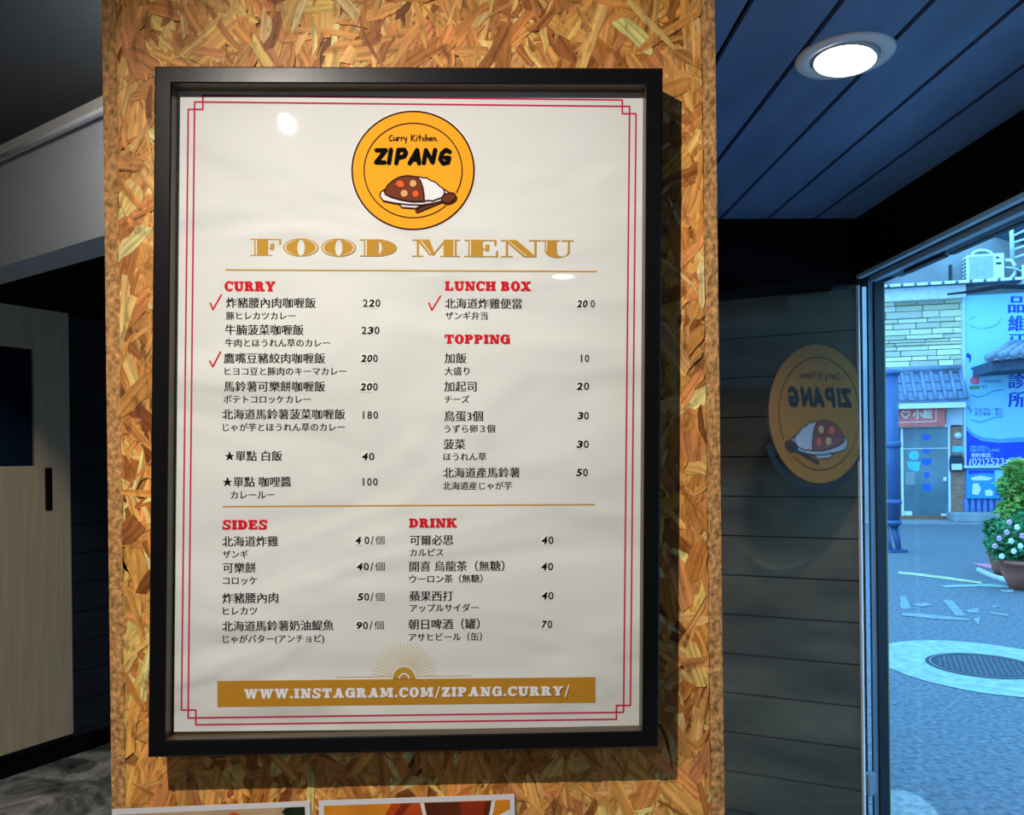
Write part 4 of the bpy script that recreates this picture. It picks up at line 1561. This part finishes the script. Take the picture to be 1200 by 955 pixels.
b = MB(); fbox(b, 1060, 599, 1069, 604, .01, .04, M_white); fbox(b, 1103, 602, 1113, 606.5, .01, .04, M_white)
b.build('floor_pivot', dr)
# step
M_step = mat('grey_step', rgb(126, 126, 128), .85, .15, vary=.12, scale=3)
b = MB(); fbox(b, 1045, 610.5, 1118, 622, .03, .35, M_step, z0=0.0)
tag(b.build('door_step'), 'grey step below the glass shop door', 'step')
# meter, lamp, plate, mailbox on the pier
b = MB()
c_ = floc(1122.5, 510.5, .03)
b.lathe(c_, [(.001, .07), (.05, .065), (.072, .045), (.075, .0)], M_steel, 20, nF)
tag(b.build('wall_lamp'), 'round pale wall lamp at the top of the brown pier', 'lamp')
b = MB(); fbox(b, 1116, 522.5, 1128.5, 530, .03, .05, M_stc)
tag(b.build('number_plate'), 'small cyan plate on the brown pier above the mailbox', 'plate')
mb_ = thing('mailbox', 'black wall mailbox with a pale front on the brown pier', 'mailbox', floc(1121, 552, .05))
b = MB(); fbox(b, 1114, 537, 1128.5, 552, .03, .15, M_acd)
b.build('box', mb_, bevel=.02)
b = MB(); fbox(b, 1115, 543.5, 1127.5, 550.5, .15, .156, M_white)
b.build('front_plate', mb_)
b = MB(); fbox(b, 1114, 533.5, 1128, 537, .03, .12, M_acd)
b.build('lid', mb_, bevel=.02)

# clinic sign
M_sgw = mat('sign_pale_blue', rgb(150, 206, 226), .5, .2, vary=.05, scale=1.5)
M_sgb = mat('sign_blue', rgb(36, 72, 196), .5, .2, vary=.03)
M_sgc = mat('sign_sky_blue', rgb(98, 158, 200), .5, .2, vary=.03)
M_sgn = mat('sign_navy', rgb(40, 66, 150), .5, .2, vary=.03)
M_pink = mat('sign_pink', rgb(240, 110, 130), .5, .2, vary=.06)
M_green = mat('sign_green', rgb(110, 150, 110), .5, .2, vary=.06)
cs = thing('clinic_sign', 'tall pale blue clinic sign with blue characters beside the shop', 'sign', floc(1165, 545, .2))
SO = .14
b = MB(); K = fbox(b, 1130.5, 343, 1262, 545, -.05, SO, M_sgw)
b.build('board', cs)
TS = lambda k: (lambda x, y: floc(x, y, SO + .004 * k))
b = MB(nF * 3e-5)
for ch, yc in (('品', 356.5), ('維', 379), ('牙', 400), ('醫', 421), ('診', 446), ('所', 468)):
    put_text(b, ch, 1182, 1200.5, yc, M_sgb, TS(1), 0.035, sl=0)
b.build('characters', cs, fix=False)
b = MB(nF * 3e-5)
b.poly([TS(1)(x, y) for x, y in ((1132.5, 503), (1138, 509), (1146, 514), (1158, 517.5), (1175, 518.5), (1200, 517), (1262, 512), (1262, 544), (1132.5, 546))], M_sgb)
b.poly([TS(2)(x, y) for x, y in ((1132.5, 499), (1140, 507), (1152, 512.5), (1170, 514.5), (1200, 512), (1262, 508), (1262, 513), (1200, 517.5), (1170, 519), (1150, 516.5), (1139, 510.5), (1132.5, 504))], M_sgc)
b.build('wave_band', cs, fix=False)
b = MB(nF * 3e-5)
put_text(b, '(02)2523-5845', 1136, 1203.5, 541, M_white, TS(3), 0.01, sl=-.012, em_mid=.36)
put_text(b, '預約電話：', 1138, 1163, 533.5, M_white, TS(3), 0.02, sl=-.012)
put_text(b, 'PIN WELL', 1137.5, 1158, 523.6, M_sgw, TS(3), 0.0, sl=-.0)
put_text(b, 'DENTAL CLINIC', 1137.5, 1172, 527.4, M_sgw, TS(3), 0.0, sl=-.0)
b.build('contact_lettering', cs, fix=False)
M_sgl = mat('sign_line_grey', rgb(120, 150, 156), .5, .2)
for pts, w, mm in (([(1137, 463), (1146, 465.5), (1155, 463), (1164, 458), (1175, 457)], 1.6, M_sgc), ([(1139, 492), (1147, 495), (1156, 493), (1166, 489), (1175, 488.5)], 1.6, M_sgc),
                   ([(1138, 431.5), (1144, 433.5), (1153, 433)], 2.0, M_sgb), ([(1136, 374.5), (1143.5, 370.5)], .9, M_sgl),
                   ([(1136, 380), (1141, 383.5), (1148, 385.3)], 1.0, M_sgl), ([(1152, 385), (1162, 383.5), (1170, 379), (1172.5, 374)], 1.1, M_sgl)):
    b = MB(nF * 3e-5)
    stroke(b, pts, w, mm, TS(1), n=6)
    b.build('swoosh', cs, fix=False)
for pts, mm in ((((1132.5, 414), (1135, 413.5), (1138, 416.5), (1138, 421), (1135.5, 427), (1136, 420), (1132.5, 418.5)), M_sgb), (((1133.5, 475), (1137, 477), (1139.5, 481), (1137.5, 486), (1136, 481), (1133.5, 479)), M_sgc)):
    b = MB()
    b.poly([TS(1)(x, y) for x, y in pts], mm)
    b.build('swoosh', cs, fix=False)
b = MB(nF * 3e-5)
for dx in (-3.2, 0, 3.2):
    b.poly([TS(1 + (dx == 0))(1142.5 + dx * .9 + x, 446 + y) for x, y in ell(0, 0, 2.9, 4.4, 0, 360, 14)[:-1]], M_pink)
b.poly([TS(1)(x, y) for x, y in ((1136, 452), (1148, 451.6), (1148, 456), (1136, 456.5))], M_green)
b.build('lotus_emblem', cs, fix=False)
b = MB(nF * 3e-5)
put_text(b, '口腔植牙專科', 1151, 1174, 446.8, M_sgn, TS(1), 0.0, sl=0)
put_text(b, '植牙', 1150, 1157, 452.8, M_sgn, TS(1), 0.0, sl=0)
put_text(b, '兒童牙科・矯正', 1142, 1175, 480, M_sgn, TS(1), 0.0, sl=0)
put_text(b, '假牙重建・美白', 1142, 1175, 485, M_sgn, TS(1), 0.0, sl=0)
b.build('small_notes', cs, fix=False)
b = MB(); fbox(b, 1130, 545, 1262, 548, -.05, .2, M_steel)
b.build('lower_rail', cs)
b = MB(); fbox(b, 1129.6, 343, 1131.3, 548, -.05, .17, M_steel)
b.build('edge_trim', cs)

# lower picture panel, corrugated strip, low wall
lp = thing('picture_panel', 'low blue and white picture panel under the clinic sign', 'sign', floc(1165, 584, .1))
M_pp = mat('panel_cyan', rgb(60, 150, 216), .5, .2, vary=.08, scale=2)
b = MB(); fbox(b, 1133, 549, 1262, 584, -.05, .12, M_pp)
b.build('board', lp)
b = MB(nF * 3e-5)
TP = lambda x, y: floc(x, y, .125)
b.poly([TP(x, y) for x, y in ((1135, 551), (1164.5, 551), (1164.5, 555), (1152, 554), (1135, 556))], M_sgb)
b.poly([TP(x, y) for x, y in ((1137, 560), (1148, 557), (1164, 560), (1158, 563), (1140, 563))], M_white)
b.poly([TP(x, y) for x, y in ((1140, 567), (1146, 566), (1150, 573), (1146, 580), (1139, 579))], M_white)
b.poly([TP(x, y) for x, y in ((1154, 575), (1160, 573), (1164, 577), (1163, 581), (1155, 581))], M_white)
b.poly([TP(x, y) for x, y in ((1166, 551), (1178, 551), (1178, 570), (1166, 570))], M_sgw)
b.poly([TP(x, y) for x, y in ((1167, 572), (1177, 571), (1181, 575), (1181, 581), (1167, 580))], M_sgb)
b.build('picture', lp, fix=False)
M_corr = mat('corrugated_blue', rgb(84, 116, 170), .5, .3, vary=.1)
b = MB()
sA, sB = ft(1133, 592, .08)[0], ft(1262, 592, .08)[0]
zA, zB = ft(1155, 603, .08)[1], ft(1155, 584.5, .08)[1]
s = sA
while s < sB:
    b.tube([frF(s, .05, zA - .3), frF(s, .05, zB)], .05, M_corr, 8)
    s += .12
b.box(sA, -.05, zA - .3, sB, .03, zB, M_corr, frF)
tag(b.build('corrugated_sheet'), 'strip of blue corrugated metal sheet below the picture panel', 'sheet')
M_low = mat('low_wall_concrete', rgb(150, 152, 150), .9, .1, vary=.15, scale=3)
b = MB(); fbox(b, 1119, 602, 1240, 626, .14, .75, M_low, z0=0.03)
tag(b.build('concrete_parapet', bevel=.02), 'low grey concrete wall beside the door step', 'low wall')
# pavement strip before the shop
b = MB()
sP = ft(1030, 620, 1.2)[0]
b.box(sP - 1, -.05, -.001, 9, 1.15, .03, mat('pavement', rgb(140, 142, 144), .9, .1, vary=.12, scale=5), frF)
tag(b.build('pavement_strip'), 'pale pavement strip along the foot of the shop front', 'pavement')

# neighbouring buildings that close the street on the far side
M_nb = mat('neighbour_render', rgb(140, 142, 140), .9, .1, vary=.15, scale=1)
b = MB(); b.box(12.5, -16, 0, 18, 9.5, 9, M_nb)
for i in range(6):
    for k in range(3):
        b.box(12.46, -15 + 4 * i, 1.2 + 2.8 * k, 12.5, -13.2 + 4 * i, 2.7 + 2.8 * k, M_acd)
tag(b.build('neighbouring_building'), 'plain grey building further down the far side of the street', 'building')

# blue pipe at the left edge of the window view
M_pipe = mat('blue_pipe_paint', rgb(66, 92, 134), .45, .4, vary=.12, scale=4)
pp = thing('blue_post', 'thick blue post with collars at the left edge of the street view', 'post', at_z(1045, 640, 0.0))
dep = at_z(1045, 646, 0.0).y
cx = [at_y(1045, y, dep) for y in (300, 630)]
rad = 8.2 / F * dep
zt = at_y(1045, 434, dep).z
b = MB()
X0, Y0 = at_y(1045, 540, dep).x, dep
b.tube([(X0, Y0, at_y(1045, 616, dep).z), (X0, Y0, zt)], rad, M_pipe, 20)
b.build('pole', pp)
for yc, hh in ((521, 8), (437, 5), (588, 6), (612, 5)):
    b = MB(); z1, z2 = at_y(1045, yc + hh / 2, dep).z, at_y(1045, yc - hh / 2, dep).z
    b.lathe((X0, Y0, 0), [(rad, z1), (rad * 1.3, z1 + .01), (rad * 1.3, z2 - .01), (rad, z2)], M_pipe, 20)
    b.build('collar', pp)
b = MB()
zf = at_y(1045, 614, dep).z
for (a, c) in ((-.9, -.9), (.55, .95), (-.2, .3)):
    b.tube([(X0 + a * rad, Y0, zf), (X0 + c * rad, Y0 - (.12 if a < 0 else 0), .03)], rad * .3, M_pipe, 8)
b.box(X0 - rad * 1.3, Y0 - .2, 0, X0 + rad * 1.3, Y0 + .15, .04, M_pipe)
b.build('foot', pp)

# tiled gate roof standing before the clinic sign
M_gt = mat('grey_roof_tile', rgb(136, 146, 160), .6, .3, vary=.2, scale=6)
gr = thing('tiled_gate_roof', 'grey scalloped tile roof jutting in front of the clinic sign', 'roof', floc(1175, 440, 1.3))
GO = 1.5
s0 = ft(1158, 422, GO)[0]
zl = ft(1165, 420, GO)[1]
s1 = s0 + 3.2
hz = ft(1190, 399, .9)[1] - zl
b = MB()
b.hexa([frF(s0, GO, zl - .04), frF(s1, GO, zl - .04 + .25), frF(s1, .5, zl + hz + .3), frF(s0 + .75, .5, zl + hz * .9), frF(s0, GO, zl), frF(s1, GO, zl + .25), frF(s1, .5, zl + hz + .36), frF(s0 + .75, .5, zl + hz * .95)], M_gt)
b.build('roof_slab', gr)
b = MB()
for i in range(16):
    u = i / 15
    s = s0 + (s1 - s0) * u
    a = frF(s, GO + .03, zl + .25 * u + .01)
    c = frF(s0 + .75 + (s1 - s0 - .75) * u, .5, zl + hz * .95 + (.36 - hz * .0) * u * .6)
    b.tube([a, c], .085, M_gt, 10, radii=[.09, .06])
b.build('roof_tiles', gr)
b = MB(); b.tube([frF(s0, GO + .05, zl + .03), frF(s0 + .4, 1.0, zl + hz * .55), frF(s0 + .75, .5, zl + hz)], .07, M_gt, 8)
b.build('hip_ridge', gr)
b = MB(); b.hexa([frF(s0 + .12, .1, zl - .24), frF(s1, .1, zl - .12), frF(s1, GO - .12, zl - .12), frF(s0 + .12, GO - .12, zl - .24), frF(s0 + .12, .1, zl - .03), frF(s1, .1, zl + .2), frF(s1, GO - .12, zl + .2), frF(s0 + .12, GO - .12, zl - .03)], mat('roof_beam', rgb(70, 84, 104), .7, .2, vary=.1))
b.build('beam', gr)

# ------------------------------------------------------------------ flower pots
M_pot = mat('terracotta', rgb(170, 96, 78), .7, .2, vary=.15, scale=6)
M_soil = mat('potting_soil', rgb(60, 46, 36), .95, .05, vary=.3)
M_lf = [mat('leaf_green', rgb(96, 150, 64), .55, .3, vary=.35, scale=9), mat('leaf_yellow_green', rgb(160, 170, 72), .55, .3, vary=.3, scale=9)]
M_lf2 = mat('leaf_deep_green', rgb(64, 130, 74), .55, .3, vary=.35, scale=9)
M_fl = mat('pink_flower', rgb(240, 170, 200), .6, .2, vary=.1)
M_flw = mat('white_flower', rgb(244, 240, 240), .6, .2, vary=.05)


def leaf_at(b, c, size, m, rg):
    d = Vector((rg.gauss(0, 1), rg.gauss(0, 1), rg.gauss(0.1, .6))).normalized()
    a = d.cross(Vector((rg.gauss(0, 1), rg.gauss(0, 1), rg.gauss(0, 1)))).normalized()
    nn = d.cross(a)
    L, W = size, size * .42
    b.poly([c, c + d * L * .4 + a * W * .5 + nn * W * .12, c + d * L, c + d * L * .4 - a * W * .5 + nn * W * .12], m)


def pot_plant(px, py_base, pot_h, pot_r, blobs, label, leaf_m, flowers, seed, n_l=900):
    rg = random.Random(seed)
    c = at_z(px, py_base, 0.0)
    t = thing('potted_plant', label, 'potted plant', (c.x, c.y, 0))
    b = MB()
    b.lathe((c.x, c.y, 0), [(.001, 0), (pot_r * .62, 0), (pot_r * .86, pot_h * .5), (pot_r * .98, pot_h * .86), (pot_r * 1.08, pot_h * .87), (pot_r * 1.08, pot_h), (pot_r * .95, pot_h), (pot_r * .92, pot_h * .9), (.001, pot_h * .88)], M_pot, 28)
    b.build('pot', t)
    b = MB(); b2 = MB()
    for (bx, by, brx, brz, w) in blobs:
        q = at_y(bx, by, c.y)
        R1, R2 = brx / F * c.y, brz / F * c.y
        b2.tube([(c.x, c.y, pot_h * .9), ((c.x + q.x) / 2 + .03, c.y + .02, (pot_h + q.z) / 2), (q.x, q.y, q.z)], .018, M_soil, 6)
        for _ in range(int(n_l * w)):
            v = Vector((rg.gauss(0, 1), rg.gauss(0, 1), rg.gauss(0, 1))).normalized() * (rg.random() ** .4)
            p_ = Vector((q.x + v.x * R1, q.y + v.y * R1 * .8, q.z + v.z * R2))
            if p_.z > .05:
                leaf_at(b, p_, rg.uniform(.05, .11), leaf_m if not isinstance(leaf_m, list) else rg.choice(leaf_m), rg)
    b.build('foliage', t, fix=False)
    b2.build('stems', t)
    if flowers:
        b = MB()
        for (fx, fy, mm) in flowers:
            q = at_y(fx, fy, c.y - .3)
            for k in range(5):
                a = 2 * math.pi * k / 5
                o2 = q + Vector((math.cos(a) * .017, 0, math.sin(a) * .017))
                b.lathe(o2, [(.001, .010), (.013, .005), (.016, 0), (.001, -.006)], mm, 8, (0, -1, .2))
        b.build('flowers', t)
    return t


pot_plant(1206, 690, .32, .30, [(1192, 632, 30, 26, 1.2), (1212, 622, 26, 26, 1.0), (1176, 642, 14, 14, .6)], 'pink and white flowering plant in the front terracotta pot', M_lf2,
          [(1171, 631, M_fl), (1180, 624, M_fl), (1183, 612, M_fl), (1192, 618, M_flw), (1196, 640, M_flw), (1188, 646, M_flw), (1174, 652, M_flw), (1198, 628, M_fl), (1185, 634, M_flw), (1166, 640, M_fl)], 11)
pot_plant(1179, 675, .30, .19, [(1172, 636, 14, 18, .9), (1166, 620, 10, 12, .4)], 'low green plant in the small terracotta pot behind the flowers', M_lf2, [(1172, 632, M_fl)], 12, 700)
pot_plant(1196, 668, .34, .24, [(1192, 552, 15, 13, .7), (1188, 572, 18, 16, .9), (1200, 590, 24, 20, 1.0), (1186, 600, 16, 16, .6), (1212, 562, 18, 18, .7)], 'tall yellow green shrub rising above the flower pots', M_lf, None, 13)
# kerb and pink paint by the pots
M_pinkp = mat('pink_paving', rgb(226, 130, 150), .8, .2, vary=.1)
road_patch([(1139, 659.5), (1168, 661), (1200, 664), (1200, 676), (1166, 667), (1150, 663.5)], M_pinkp, 'pink_paving', 'patch of pink paving behind the flower pots', .004, 'paving')
b = MB()
M_kerb = mat('kerb_stone', rgb(186, 184, 180), .85, .15, vary=.12)
kp = [(1147, 668), (1151, 666), (1166, 668), (1166, 671), (1178, 678), (1206, 689), (1240, 700)]
kq = [G0(x, y, .02) for x, y in ((1147, 668), (1165, 676), (1185, 682), (1206, 688.5), (1240, 698))]
b.tube(kq, .035, M_kerb, 8)
tag(b.build('kerb_edge'), 'curved pale kerb edge in front of the terracotta pots', 'kerb')
